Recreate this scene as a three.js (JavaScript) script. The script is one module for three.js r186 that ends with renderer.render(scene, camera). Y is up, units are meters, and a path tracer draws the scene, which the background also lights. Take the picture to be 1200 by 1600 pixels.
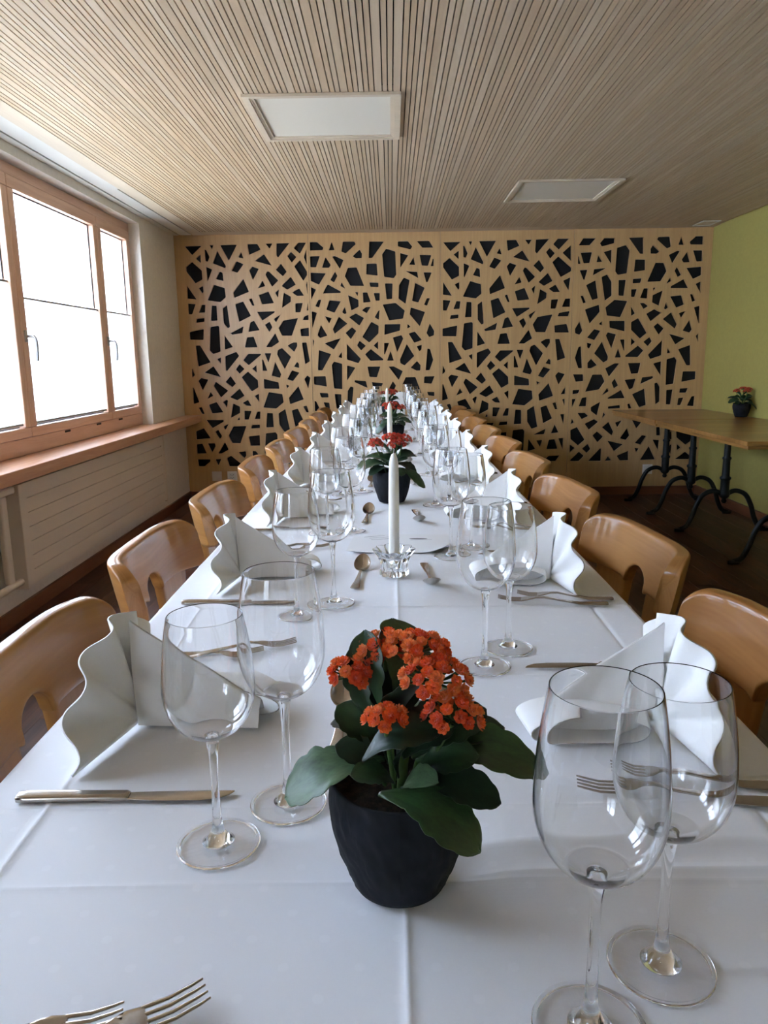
import * as THREE from 'three';
import { mergeGeometries } from 'three/addons/utils/BufferGeometryUtils.js';
import { RoundedBoxGeometry } from 'three/addons/geometries/RoundedBoxGeometry.js';

// ---------------------------------------------------------------- camera, sky, exposure
const scene = new THREE.Scene();
const camera = new THREE.PerspectiveCamera(68.13, 1200 / 1600, 0.02, 60);
camera.position.set(0, 1.21, 0);
camera.rotation.set(-0.2003, 0.011, -0.0139, 'YXZ');
const renderer = new THREE.WebGLRenderer({ antialias: true });
renderer.toneMapping = THREE.LinearToneMapping;
renderer.toneMappingExposure = 2.25;
renderer.shadowMap.enabled = true;
scene.background = new THREE.Color().setRGB(0.74, 0.93, 1.27);   // bright hazy sky
scene.backgroundIntensity = 9;
const sun = new THREE.DirectionalLight(new THREE.Color().setRGB(1, 0.9, 0.76), 34);   // stands over the roof: it warms the terrace outside, none enters
sun.position.set(7, 11, 3); sun.target.position.set(-4, 0, -2); sun.castShadow = true;
Object.assign(sun.shadow.camera, { left: -16, right: 16, top: 16, bottom: -16, near: 0.5, far: 45 });
scene.add(sun, sun.target);

// ---------------------------------------------------------------- helpers
function rng(seed) {
  let a = seed >>> 0;
  return () => { a = (a + 0x6d2b79f5) >>> 0; let t = a; t = Math.imul(t ^ (t >>> 15), t | 1); t ^= t + Math.imul(t ^ (t >>> 7), t | 61); return ((t ^ (t >>> 14)) >>> 0) / 4294967296; };
}
const R = rng(7);
const taken = {};
function numbered(name) {
  const n = taken[name] = (taken[name] ?? -1) + 1;
  return n ? name + '_' + String(n).padStart(3, '0') : name;
}
function put(o) { o.castShadow = o.receiveShadow = true; return o; }
function mesh(name, geo, mat, parent) {
  const o = put(new THREE.Mesh(geo, mat));
  if (parent) { o.name = name; parent.add(o); } else { o.name = numbered(name); scene.add(o); }
  return o;
}
function tag(o, label, category, group) {
  o.userData = { label, category };
  if (group) o.userData.group = group;
  return o;
}
function thing(name, label, category, group, pos = [0, 0, 0], turn = 0) {
  const o = new THREE.Group(); o.name = numbered(name); scene.add(o);
  o.position.set(...pos); o.rotation.y = turn;
  return tag(o, label, category, group);
}
function struct(name, geo, mat) {
  const o = geo ? mesh(name, geo, mat) : new THREE.Group();
  if (!geo) { o.name = name; scene.add(o); }
  o.name = name; o.userData = { kind: 'structure' };
  return o;
}
function copyOf(root, name, pos, turn, label, group, category) {
  const r = root.clone(); r.name = numbered(name); scene.add(r);
  r.position.set(...pos); r.rotation.set(0, turn, 0);
  return tag(r, label, category, group);
}
// box between two corners, texture coordinates in metres with the grain along one axis
function uvMetres(g, grain = 'x', off = 0) {
  const p = g.attributes.position, n = g.attributes.normal, uv = new Float32Array(p.count * 2);
  for (let i = 0; i < p.count; i++) {
    const c = { x: p.getX(i), y: p.getY(i), z: p.getZ(i) }, m = { x: Math.abs(n.getX(i)), y: Math.abs(n.getY(i)), z: Math.abs(n.getZ(i)) };
    const big = m.x > m.y && m.x > m.z ? 'x' : m.y > m.z ? 'y' : 'z';
    const rest = ['x', 'y', 'z'].filter((a) => a !== big);
    const u = big === grain ? rest[0] : grain, v = rest.find((a) => a !== u);
    uv[2 * i] = c[u] + off * 1.37; uv[2 * i + 1] = c[v] + off;
  }
  g.setAttribute('uv', new THREE.BufferAttribute(uv, 2));
  return g;
}
function box(x0, x1, y0, y1, z0, z1, grain = 'x', r = 0, off = 0) {
  const w = Math.abs(x1 - x0), h = Math.abs(y1 - y0), d = Math.abs(z1 - z0);
  const g = r ? new RoundedBoxGeometry(w, h, d, 2, Math.min(r, w / 2.05, h / 2.05, d / 2.05)) : new THREE.BoxGeometry(w, h, d);
  g.translate((x0 + x1) / 2, (y0 + y1) / 2, (z0 + z1) / 2);
  return uvMetres(g, grain, off);
}
const clean = (g) => { for (const k of Object.keys(g.attributes)) if (!['position', 'normal', 'uv'].includes(k)) g.deleteAttribute(k); return g; };
const join = (list) => mergeGeometries(list.map((g) => clean(g.index ? g.toNonIndexed() : g)));
// surface from f(u, v) -> [x, y, z]; wrapU joins the last column to the first
function grid(f, nu, nv, uvf, flip) {
  const pos = [], uv = [], idx = [];
  for (let j = 0; j <= nv; j++) for (let i = 0; i <= nu; i++) {
    const p = f(i / nu, j / nv); pos.push(p[0], p[1], p[2]);
    const t = uvf ? uvf(i / nu, j / nv, p) : [p[0] + p[2] * 0.3, p[1] + p[2]]; uv.push(t[0], t[1]);
  }
  for (let j = 0; j < nv; j++) for (let i = 0; i < nu; i++) {
    const a = j * (nu + 1) + i, b = a + 1, c = a + nu + 1, d = c + 1;
    if (flip) idx.push(a, c, b, b, c, d); else idx.push(a, b, c, b, d, c);
  }
  const g = new THREE.BufferGeometry();
  g.setAttribute('position', new THREE.Float32BufferAttribute(pos, 3));
  g.setAttribute('uv', new THREE.Float32BufferAttribute(uv, 2));
  g.setIndex(idx); g.computeVertexNormals();
  return g;
}
// closed shell: the surface f and its offset copy, joined round the border
function shell(f, nu, nv, th) {
  const P = [], N = [], e = 1e-3, V = (a) => new THREE.Vector3(...a);
  for (let j = 0; j <= nv; j++) for (let i = 0; i <= nu; i++) {
    const u = i / nu, v = j / nv, p = V(f(u, v));
    const du = V(f(Math.min(1, u + e), v)).sub(V(f(Math.max(0, u - e), v))), dv = V(f(u, Math.min(1, v + e))).sub(V(f(u, Math.max(0, v - e))));
    const n = du.cross(dv); if (n.lengthSq() < 1e-18) n.set(0, 1, 0); n.normalize();
    P.push(p); N.push(n);
  }
  const pos = [], uv = [], idx = [], W = nu + 1, C = W * (nv + 1);
  for (const s of [0.5, -0.5]) P.forEach((p, k) => {
    const t = typeof th === 'function' ? th((k % W) / nu, Math.floor(k / W) / nv) : th;
    pos.push(p.x + N[k].x * s * t, p.y + N[k].y * s * t, p.z + N[k].z * s * t); uv.push((k % W) / nu, Math.floor(k / W) / nv);
  });
  for (let j = 0; j < nv; j++) for (let i = 0; i < nu; i++) {
    const a = j * W + i, b = a + 1, c = a + W, d = c + 1;
    idx.push(a, b, c, b, d, c, C + a, C + c, C + b, C + b, C + c, C + d);
  }
  const edge = (a, b) => idx.push(a, C + a, b, b, C + a, C + b);
  for (let i = 0; i < nu; i++) { edge(i, i + 1); edge(nv * W + i + 1, nv * W + i); }
  for (let j = 0; j < nv; j++) { edge((j + 1) * W, j * W); edge(j * W + nu, (j + 1) * W + nu); }
  const g = new THREE.BufferGeometry();
  g.setAttribute('position', new THREE.Float32BufferAttribute(pos, 3));
  g.setAttribute('uv', new THREE.Float32BufferAttribute(uv, 2));
  g.setIndex(idx); g.computeVertexNormals();
  return g;
}
// bar along x through stations {x, y, z, w, h}: rounded section, closed ends
function loft(st, n = 12, pw = 0.75) {
  const pos = [], uv = [], idx = [];
  st.forEach((s) => { for (let k = 0; k < n; k++) {
    const a = (k / n) * 2 * Math.PI, c = Math.cos(a), q = Math.sin(a);
    pos.push(s.x, s.y + s.h * Math.sign(q) * Math.abs(q) ** pw, (s.z ?? 0) + s.w * Math.sign(c) * Math.abs(c) ** pw); uv.push(s.x, k / n * 0.02);
  } });
  for (let j = 0; j + 1 < st.length; j++) for (let k = 0; k < n; k++) {
    const a = j * n + k, b = j * n + (k + 1) % n, c = a + n, d = b + n;
    idx.push(a, b, c, b, d, c);
  }
  const cap = (j, flip) => { const s = st[j], m = pos.length / 3; pos.push(s.x, s.y, s.z ?? 0); uv.push(s.x, 0); for (let k = 0; k < n; k++) { const a = j * n + k, b = j * n + (k + 1) % n; idx.push(m, flip ? a : b, flip ? b : a); } };
  cap(0, false); cap(st.length - 1, true);
  const g = new THREE.BufferGeometry();
  g.setAttribute('position', new THREE.Float32BufferAttribute(pos, 3));
  g.setAttribute('uv', new THREE.Float32BufferAttribute(uv, 2));
  g.setIndex(idx); g.computeVertexNormals();
  return g;
}
function tube(pts, r, seg = 16, rad = 8) {
  return new THREE.TubeGeometry(new THREE.CatmullRomCurve3(pts.map((p) => new THREE.Vector3(...p))), seg, r, rad);
}
const lathe = (pts, seg = 48) => new THREE.LatheGeometry(pts.map((p) => new THREE.Vector2(p[0], p[1])), seg);
const clamp = THREE.MathUtils.clamp, lerp = THREE.MathUtils.lerp;

// ---------------------------------------------------------------- procedural textures
function noise2(seed) {
  const r = rng(seed), N = 64, T = Float32Array.from({ length: N * N }, () => r());
  return (x, y) => {
    const xi = Math.floor(x), yi = Math.floor(y), fx = x - xi, fy = y - yi, s = fx * fx * (3 - 2 * fx), t = fy * fy * (3 - 2 * fy);
    const at = (a, b) => T[(((b % N) + N) % N) * N + (((a % N) + N) % N)];
    return lerp(lerp(at(xi, yi), at(xi + 1, yi), s), lerp(at(xi, yi + 1), at(xi + 1, yi + 1), s), t);
  };
}
function dataTex(w, h, f, srgb, repeat) {
  const d = new Uint8Array(w * h * 4);
  for (let y = 0; y < h; y++) for (let x = 0; x < w; x++) {
    const c = f(x / w, y / h), i = 4 * (y * w + x);
    d[i] = clamp(c[0], 0, 255); d[i + 1] = clamp(c[1], 0, 255); d[i + 2] = clamp(c[2], 0, 255); d[i + 3] = 255;
  }
  const t = new THREE.DataTexture(d, w, h);
  t.wrapS = t.wrapT = THREE.MirroredRepeatWrapping; t.magFilter = THREE.LinearFilter; t.minFilter = THREE.LinearMipmapLinearFilter; t.generateMipmaps = true;
  if (srgb) t.colorSpace = THREE.SRGBColorSpace;
  t.repeat.set(repeat[0], repeat[1]); t.needsUpdate = true;
  return t;
}
// wood: u runs along the grain; one tile is 1.2 m long and 0.5 m wide
function woodTex(seed, dark, light, streak = 1, figure = 1) {
  const n = noise2(seed), m = noise2(seed + 1);
  return dataTex(384, 384, (u, v) => {
    const warp = (n(u * 3, v * 4) - 0.5) * 0.7 * figure;
    const a = n(u * 2, v * 26 + warp * 8), b = m(u * 7, v * 90 + warp * 20), c = n(u * 40, v * 160), d = m(u * 2.5, v * 5);
    const k = clamp(0.5 + streak * ((a - 0.5) * 0.6 + (b - 0.5) * 0.45 + (c - 0.5) * 0.2) + (d - 0.5) * 0.55 * figure, 0, 1);
    return [0, 1, 2].map((i) => lerp(dark[i], light[i], k));
  }, true, [1 / 1.2, 2]);
}
const wood = (seed, dark, light, o = {}) => new THREE.MeshPhysicalMaterial({ map: woodTex(seed, dark, light, o.streak, o.figure), roughness: o.rough ?? 0.5, clearcoat: o.coat ?? 0, clearcoatRoughness: o.coatRough ?? 0.2, specularIntensity: o.spec ?? 1, color: o.tint ?? 0xffffff });
function grainyTex(seed, base, amp, fx, rep) {
  const n = noise2(seed), m = noise2(seed + 5);
  return dataTex(256, 256, (u, v) => { const k = 1 + amp * ((n(u * fx, v * fx) - 0.5) + 0.6 * (m(u * fx * 4, v * fx * 4) - 0.5) + 0.5 * (n(u * 3, v * 3) - 0.5)); return base.map((c) => c * k); }, true, rep);
}
const M = {
  panel: wood(11, [182, 143, 94], [214, 176, 124], { rough: 0.32, streak: 0.5, figure: 0.35 }),
  slat: [0, 1, 2].map((k) => wood(21 + k, [184, 161, 132], [210, 189, 161], { rough: 0.62, streak: 0.6, figure: 0.4, tint: [0xffffff, 0xf4f0ea, 0xfaf4ec][k] })),
  edge: wood(27, [196, 178, 152], [216, 200, 176], { rough: 0.6, streak: 0.4, figure: 0.3 }),
  window: wood(31, [206, 162, 136], [230, 194, 168], { rough: 0.45, streak: 0.8, figure: 0.6, coat: 0.2 }),
  sill: wood(35, [182, 128, 96], [214, 164, 128], { rough: 0.35, streak: 0.8, figure: 0.6, coat: 0.35 }),
  chair: [0, 1].map((k) => wood(41 + k, [146, 97, 48], [188, 137, 79], { rough: 0.5, spec: 0.35, streak: 0.5, figure: 0.8, coat: 0.5, coatRough: 0.09, tint: [0xffffff, 0xf6ece0][k] })),
  floor: [0, 1, 2, 3, 4].map((k) => wood(51 + k, [66, 38, 26], [108, 68, 47], { rough: 0.42, streak: 1.1, figure: 1, tint: [0xffffff, 0xe2d8d2, 0xf2ece8, 0xd4c8c0, 0xfff4ea][k] })),
  base: wood(61, [104, 64, 42], [138, 90, 60], { rough: 0.45, streak: 0.7 }),
  oak: wood(65, [126, 86, 42], [168, 122, 66], { rough: 0.3, streak: 0.9, figure: 0.9, coat: 0.3, coatRough: 0.15 }),
  plaster: new THREE.MeshStandardMaterial({ map: grainyTex(71, [232, 225, 212], 0.03, 60, [1, 1]), roughness: 0.9 }),
  lime: new THREE.MeshStandardMaterial({ map: grainyTex(73, [165, 152, 80], 0.03, 60, [1, 1]), roughness: 0.85 }),
  whitePaint: new THREE.MeshStandardMaterial({ color: 0xd8d4ca, roughness: 0.5 }),
  radiator: new THREE.MeshStandardMaterial({ color: 0xe4d8c4, roughness: 0.42 }),
  black: new THREE.MeshStandardMaterial({ color: 0x0b0b0d, roughness: 0.9 }),
  gap: new THREE.MeshStandardMaterial({ color: 0x15110d, roughness: 0.95 }),
  iron: new THREE.MeshStandardMaterial({ color: 0x1d2120, roughness: 0.45, metalness: 0.5 }),
  steel: new THREE.MeshStandardMaterial({ color: 0xb8b0a6, roughness: 0.2, metalness: 1 }),
  satin: new THREE.MeshStandardMaterial({ color: 0xb5b5b5, roughness: 0.32, metalness: 1 }),
  glass: new THREE.MeshPhysicalMaterial({ color: 0xffffff, transmission: 1, thickness: 0.01, ior: 1.5, roughness: 0 }),
  foot: new THREE.MeshPhysicalMaterial({ color: 0xffffff, transmission: 1, thickness: 0, ior: 1.5, roughness: 0 }),
  pane: new THREE.MeshPhysicalMaterial({ color: 0xffffff, transmission: 1, thickness: 0, ior: 1.5, roughness: 0 }),
  blind: new THREE.MeshPhysicalMaterial({ color: 0xf4f1ea, transmission: 0.8, thickness: 0, roughness: 1 }),
  alu: new THREE.MeshStandardMaterial({ color: 0xb9b9b6, roughness: 0.35, metalness: 0.8 }),
  rubber: new THREE.MeshStandardMaterial({ color: 0x2c2a28, roughness: 0.7 }),
  candle: new THREE.MeshPhysicalMaterial({ color: 0xf6f1e6, roughness: 0.45 }),
  wick: new THREE.MeshStandardMaterial({ color: 0xd9d2c0, roughness: 0.9 }),
  napkin: new THREE.MeshPhysicalMaterial({ color: 0xf4f2ee, roughness: 0.85, sheen: 0.25, sheenRoughness: 0.5 }),
  diffuser: new THREE.MeshStandardMaterial({ color: 0xe0d9c9, roughness: 0.35 }),
  paper: new THREE.MeshStandardMaterial({ color: 0xe8e6e0, roughness: 0.8 }),
  plastic: new THREE.MeshStandardMaterial({ color: 0xe6ddd2, roughness: 0.4 }),
  ground: new THREE.MeshStandardMaterial({ map: grainyTex(77, [150, 148, 140], 0.2, 30, [0.5, 0.5]), roughness: 0.95 }),
};
// outlines of the cut-outs of the two panel patterns, millimetres from the panel's left edge and above the floor
const HOLES_A = [
[24,2150,170,2152,84,2078],[235,2156,267,2156,253,2120],[322,2156,465,2157,390,2028],[111,2051,156,2084,154,2012],[190,2121,203,2119,230,2061,213,2023,193,2029],
[297,2110,364,1985,356,1969,254,2011],[496,2098,515,2045,471,2054],[79,2025,158,1953,159,1881,97,1850,24,1950,24,1983],[196,1983,246,1961,205,1870,198,1870],[306,1944,332,1933,337,1866,274,1884],
[453,2025,513,2000,457,1931,409,1949],[25,1834,100,1719,23,1728],[121,1811,161,1831,163,1782,153,1765],[252,1838,343,1810,349,1734,301,1695,191,1711],[504,1883,547,1776,419,1727,412,1773],
[552,2159,634,2161,662,2114,563,2073],[703,2162,762,2162,736,2119],[795,2162,906,2164,805,2048,790,2065],[978,2166,1072,2165,988,2077,939,2121],[913,2094,959,2051,918,2006,881,2059],
[1090,2113,1094,1984,1019,2051],[687,2078,749,1984,607,2024],[583,1981,639,1960,586,1871,556,1949],[826,2000,873,1933,839,1897,779,1952],[987,2025,1099,1932,1100,1905,1010,1857,936,1977],
[708,1941,723,1938,799,1864,743,1813,691,1914],[665,1866,687,1820,624,1802],[904,1894,945,1828,872,1788,825,1820],[1095,1856,1082,1744,1031,1827],[802,1794,791,1720,767,1766],
[972,1798,1011,1738,951,1737,912,1765],[627,1748,712,1776,755,1681,652,1671],[840,1765,899,1732,897,1689,819,1639],[543,1716,568,1724,589,1662,569,1661],[23,1687,89,1682,55,1598,24,1599],
[138,1677,172,1675,165,1611,112,1610],[224,1669,266,1666,267,1544,210,1541],[355,1672,371,1488,350,1479,318,1521,316,1644],[425,1676,493,1698,555,1579,450,1529],[90,1561,157,1567,155,1535,82,1528],
[20,1451,146,1476,138,1385,20,1388],[202,1491,271,1503,279,1490,279,1285,212,1265,184,1295],[373,1439,486,1494,474,1437,383,1424],[317,1425,387,1322,315,1301],[546,1526,578,1539,623,1459,525,1446],
[510,1401,569,1407,598,1317,488,1316],[607,1610,760,1615,756,1603,649,1538],[668,1504,710,1530,733,1483,705,1442],[809,1588,764,1520,748,1552],[826,1536,954,1556,896,1409,812,1411,785,1473],
[936,1677,999,1680,976,1602,933,1602],[1054,1682,1101,1684,1102,1615,1028,1615],[1005,1567,1101,1581,1086,1537,994,1538],[969,1463,1076,1476,1100,1403,974,1405],[754,1433,786,1359,720,1317,669,1318],
[855,1328,902,1353,938,1353,939,1322,910,1273],[979,1351,1019,1352,1074,1193,1002,1169],[807,1309,883,1233,824,1129,762,1255,771,1290],[653,1266,714,1265,685,1184],[513,1263,625,1262,625,1254,514,1166,468,1209],
[66,1339,106,1338,188,1196,79,1161],[243,1222,278,1237,277,1181],[314,1246,413,1282,437,1247,324,1118,314,1126],[210,1164,270,1068,126,1110],[435,1179,477,1136,430,1094,400,1133],
[581,1170,582,1102,543,1138],[23,1145,45,1094,41,1084,20,1067],[95,1065,159,1049,103,954,69,1040],[352,1080,397,1013,363,981,305,1027],[505,1114,588,1038,590,978,529,943,446,1066],
[221,1032,327,953,258,893,201,995],[20,984,28,984,70,857,18,842],[171,945,195,911,137,882],[427,970,466,908,398,868,337,897],[305,875,320,869,305,808,278,854],
[148,833,220,857,274,767,174,758],[362,843,422,814,420,760,335,717],[494,872,523,818,479,821,445,846],[552,904,592,924,592,847],[456,780,521,776,491,700,455,700],
[570,769,598,770,593,704,543,704],[631,1214,641,1214,674,1117,632,1118],[743,1195,793,1086,780,1056,707,1075],[930,1190,948,1175,949,1137,903,1149],[886,1119,950,1098,891,1027,841,1043],
[637,1050,766,1018,771,962,638,966],[828,1000,859,988,837,964],[1015,1074,1074,1055,1021,963,989,1043],[936,983,979,870,858,829,849,885],[675,936,795,918,804,847,735,792,624,803],
[1081,951,1081,887,1040,882],[1056,841,1081,846,1078,779],[972,809,1003,816,1019,756,997,755],[870,774,924,792,976,676,897,633],[754,751,815,789,850,605,799,587,758,652],
[653,757,705,754,708,632,642,629],[636,579,724,588,738,567,732,376,664,358,616,406],[924,590,910,540,811,536],[999,628,1036,553,967,546],[1043,713,1079,713,1077,617],
[773,504,838,411,768,391],[841,487,896,489,877,426],[951,491,1003,496,1031,410,932,407],[1034,503,1079,505,1076,398],[772,338,863,361,871,345,843,306,775,301],
[952,349,1052,353,1017,301,907,300],[410,727,416,698,390,696],[521,653,588,656,586,626,508,621],[486,554,582,564,581,470,497,471],[21,603,96,631,151,541,21,532],
[116,703,273,701,272,686,169,630],[191,598,221,616,251,561,229,532],[315,667,284,613,268,644],[353,643,469,645,409,494,335,497,307,563],[21,490,74,495,109,406,21,406],
[119,497,185,497,190,472,154,414],[273,508,303,442,233,404,209,406],[384,417,452,424,456,387,436,361],[321,386,407,313,403,289,298,291,283,362],[21,358,135,356,136,338,78,293,28,294],
[177,356,233,358,203,297],[57,808,88,815,110,755,85,753],[510,426,542,423,591,359,509,288]];
const HOLES_B = [
[74,2165,178,2164,131,2109,37,2109],[249,2164,335,2163,335,2123,230,2097,213,2122],[450,2164,573,2166,580,2033,550,2034],[35,2023,42,2023,62,1961,36,1961],[55,2051,154,2055,136,1967,84,1964],
[204,2035,243,1976,191,1972],[247,2053,316,2072,316,1952],[357,2085,433,2107,467,2064,452,1881,372,1868,350,1897],[513,1990,599,1989,603,1903,507,1891],[52,1911,121,1914,99,1832,87,1833],
[173,1918,275,1926,165,1866],[111,1789,192,1829,219,1682,166,1668],[238,1853,287,1874,328,1813,333,1702,274,1659],[382,1827,447,1829,434,1698,387,1701],[501,1835,578,1839,570,1802,501,1798],
[696,2167,793,2168,808,2089,771,2073,685,2146],[887,2169,913,2099,863,2101],[1007,2167,1069,2168,1071,2100,964,2102,956,2123],[655,2104,715,2051,689,2033,638,2034,635,2071],[864,2056,885,2053,823,1950,790,2022],
[942,2048,974,1962,914,1960,899,1982],[988,2057,1071,2056,1074,1967,1023,1965],[683,1962,756,1960,784,1893,737,1812,622,1809],[866,1930,907,1862,875,1841,845,1894],[942,1917,1071,1925,1074,1857,1003,1825],
[812,1844,824,1813,781,1789],[930,1828,973,1753,820,1755,822,1770],[1073,1807,1076,1705,1028,1786],[597,1758,635,1758,632,1673,569,1679],[673,1760,701,1764,679,1726],
[67,1703,93,1704,118,1649,92,1641],[109,1591,230,1630,239,1572,154,1472],[357,1668,468,1656,414,1524,297,1538,281,1605],[491,1751,543,1752,526,1688,493,1688],[495,1610,503,1609,538,1553,502,1531],
[69,1496,98,1416,74,1382,33,1397,31,1434],[259,1495,261,1456,231,1470],[319,1495,453,1494,457,1405,324,1439],[196,1430,250,1414,202,1336,136,1359],[137,1319,182,1306,159,1264,140,1279],
[311,1402,385,1383,349,1259,295,1374],[416,1339,460,1340,461,1242,453,1245],[511,1354,551,1318,512,1284],[504,1482,566,1516,645,1391,587,1343,507,1418],[761,1739,734,1611,672,1641,673,1699],
[569,1639,609,1638,645,1612,604,1586],[697,1587,755,1556,668,1485,628,1548],[789,1642,813,1598,791,1581,775,1589],[821,1688,919,1697,946,1620,878,1594],[986,1705,1011,1704,1040,1651,1008,1639],
[962,1569,926,1506,902,1550],[1027,1596,1078,1609,1082,1464,1075,1464],[841,1561,897,1459,881,1420,770,1503],[732,1473,788,1426,744,1373,696,1442],[997,1497,1027,1413,1007,1387,943,1406],
[830,1383,971,1342,891,1289],[1081,1383,1081,1306,1057,1361],[670,1359,693,1321,658,1278,616,1317],[67,1283,90,1288,106,1103,71,1104,39,1191],[266,1327,326,1197,322,1167,286,1147,202,1226],
[179,1184,234,1128,184,1102,151,1102,148,1147],[406,1271,437,1189,379,1189],[575,1289,625,1245,580,1190,469,1193,470,1205],[381,1141,424,1139,338,1024,302,1099],[495,1141,607,1141,590,1054,526,1050],
[28,1052,117,1051,121,995,54,988],[194,1048,278,1047,305,988,261,920,138,901],[389,1015,424,952,384,926,362,977],[473,999,572,1010,551,929,518,914],[30,918,94,921,82,889,30,882],
[328,935,344,904,283,869],[449,916,485,843,334,839,335,848],[26,842,63,842,34,775,28,775],[112,851,155,857,153,777,86,777],[276,818,250,695,194,737,192,770],
[339,773,445,786,450,757,343,753],[506,792,529,797,549,755,519,750],[543,876,650,925,671,782,610,762],[780,1335,780,1203,683,1171,661,1208],[825,1270,855,1225,823,1215],
[1021,1287,1033,1115,995,1115,915,1251],[710,1134,782,1154,783,1025],[823,1168,893,1188,914,1159,898,960,827,951],[968,1065,1082,1064,1084,996,960,975],[622,1019,719,1028,721,1011,608,959],
[730,967,755,975,782,936,786,809,749,783],[836,909,895,913,881,783,840,785],[951,919,1025,924,1012,883,948,883],[943,838,994,843,970,776,937,777],[1056,851,1086,855,1084,766,1021,772],
[78,722,143,722,176,693,119,665],[144,627,225,667,265,641,185,572],[80,600,153,486,96,437,26,496,22,574],[33,678,54,637,21,623],[21,447,69,415,23,376],
[255,560,312,510,265,461,216,524],[179,452,207,404,175,369,129,410],[104,384,152,344,109,299,31,300,30,311],[303,731,324,702,292,665],[353,642,400,553,387,519,296,594],
[472,655,431,589,408,634],[515,587,541,518,514,480,456,495],[348,477,490,442,412,381],[288,412,301,405,301,297,185,299],[360,341,392,301,332,297],
[435,343,538,387,543,300,465,300],[552,660,651,646,597,576],[588,412,630,404,606,365],[647,521,689,513,643,438,589,454],[714,429,776,305,640,303],
[767,590,804,590,808,517,772,517],[903,568,912,479,864,495],[742,481,803,475,798,381],[896,437,914,434,912,337,885,390],[943,557,1083,518,1079,461,1034,430,949,499],
[955,442,997,407,959,379],[1033,372,1080,335,1076,303,943,305],[855,338,873,306,839,301]];
// ---------------------------------------------------------------- the room
const H = 2.235, BACK = -6.63, FRONT = 4.6, LEFT = -1.80, RIGHT = 2.69;

// floor: dark boards along the room, each a board of its own
{
  const floor = struct('floor');
  mesh('subfloor', box(LEFT - 0.3, RIGHT + 0.3, -0.2, -0.016, BACK - 0.3, FRONT + 0.3), M.gap, floor);
  const pw = 0.142, r = rng(101);
  for (let x = LEFT, k = 0; x < RIGHT - 0.01; x += pw, k++) {
    let z = BACK;
    const x1 = Math.min(x + pw - 0.0016, RIGHT);
    let len = 0.6 + r() * 1.3;
    while (z < FRONT - 0.01) {
      const z1 = Math.min(z + len, FRONT);
      mesh('floor_plank', box(x, x1, -0.016, 0, z, z1 - 0.0016, 'z', 0, r() * 9), M.floor[Math.floor(r() * 5)], floor);
      z = z1; len = 1.35 + r() * 0.7;
    }
  }
}
// ceiling: slab, slats of three rhythms running to the back wall, flat bands by the window wall
const LIGHTS = [[-0.26, -3.55], [1.09, -5.105]];          // centres of the two flat light panels, 0.62 m square
{
  const ceil = struct('ceiling');
  mesh('slab', box(LEFT - 0.3, RIGHT + 0.3, H + 0.05, H + 0.25, BACK - 0.3, FRONT + 0.3), M.plaster, ceil);
  mesh('backing_felt', box(-1.53, RIGHT, H + 0.026, H + 0.05, BACK, FRONT), M.gap, ceil);
  const r = rng(202), gap = 0.0042, pat = [0.0205, 0.0205, 0.031];
  let x = -1.528, k = 0;
  while (x < RIGHT - 0.03) {
    const w = k % 9 === 8 ? 0.0205 : pat[k % 3], x1 = Math.min(x + w - gap, RIGHT - 0.008);
    let runs = [[BACK + 0.152, FRONT]];
    for (const [lx, lz] of LIGHTS) if (x1 > lx - 0.302 && x < lx + 0.302)
      runs = runs.flatMap(([a, b]) => (lz > a && lz < b ? [[a, lz - 0.302], [lz + 0.302, b]] : [[a, b]]));
    mesh('ceiling_slat', join(runs.map(([a, b]) => box(x, x1, H, H + 0.024, a, b, 'z', 0, r() * 9))), M.slat[Math.floor(r() * 3)], ceil);
    x += w; k++;
  }
  mesh('end_board', box(-1.532, RIGHT - 0.006, H, H + 0.024, BACK + 0.004, BACK + 0.148, 'x'), M.slat[0], ceil);
  mesh('edge_board', box(-1.632, -1.534, H, H + 0.05, BACK + 0.004, FRONT, 'z'), M.edge, ceil);
  mesh('service_band', join([box(-1.742, -1.636, H + 0.003, H + 0.05, -4.88, FRONT), box(-1.742, -1.648, H + 0.003, H + 0.05, BACK, -4.88)]), M.whitePaint, ceil);
  mesh('curtain_band', box(-1.80, -1.752, H + 0.001, H + 0.05, BACK, FRONT), M.whitePaint, ceil);
  mesh('rail_backing', box(-1.80, -1.53, H + 0.03, H + 0.052, BACK, FRONT), M.gap, ceil);
}
LIGHTS.forEach(([lx, lz], i) => {
  const t = thing('ceiling_light', i ? 'flat square ceiling light panel farther back, near the right wall' : 'flat square ceiling light panel nearer the camera, above the table', 'ceiling light', 'ceiling light panels', [lx, H, lz]);
  const ring = (o, n, y0, y1) => join([box(-o, o, y0, y1, -o, -n), box(-o, o, y0, y1, n, o), box(-o, -n, y0, y1, -n, n), box(n, o, y0, y1, -n, n)]);
  mesh('frame', join([ring(0.315, 0.29, -0.012, -0.001), ring(0.3, 0.281, -0.008, 0.03)]), M.edge, t);
  mesh('inner_frame', ring(0.281, 0.272, -0.006, 0.02), M.edge, t);
  mesh('diffuser', box(-0.274, 0.274, 0.0, 0.01, -0.274, 0.274), M.diffuser, t);
});
{
  const t = thing('access_hatch', 'small pale hatch frame in the far right ceiling corner', 'hatch', null, [2.54, H, -6.41]);
  mesh('hatch_frame', join([box(-0.07, 0.07, -0.006, 0, -0.11, -0.095), box(-0.07, 0.07, -0.006, 0, 0.095, 0.11), box(-0.07, -0.055, -0.006, 0, -0.095, 0.095), box(0.055, 0.07, -0.006, 0, -0.095, 0.095)]), M.whitePaint, t);
  mesh('hatch_cover', box(-0.055, 0.055, -0.003, 0, -0.095, 0.095), M.edge, t);
}
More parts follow.
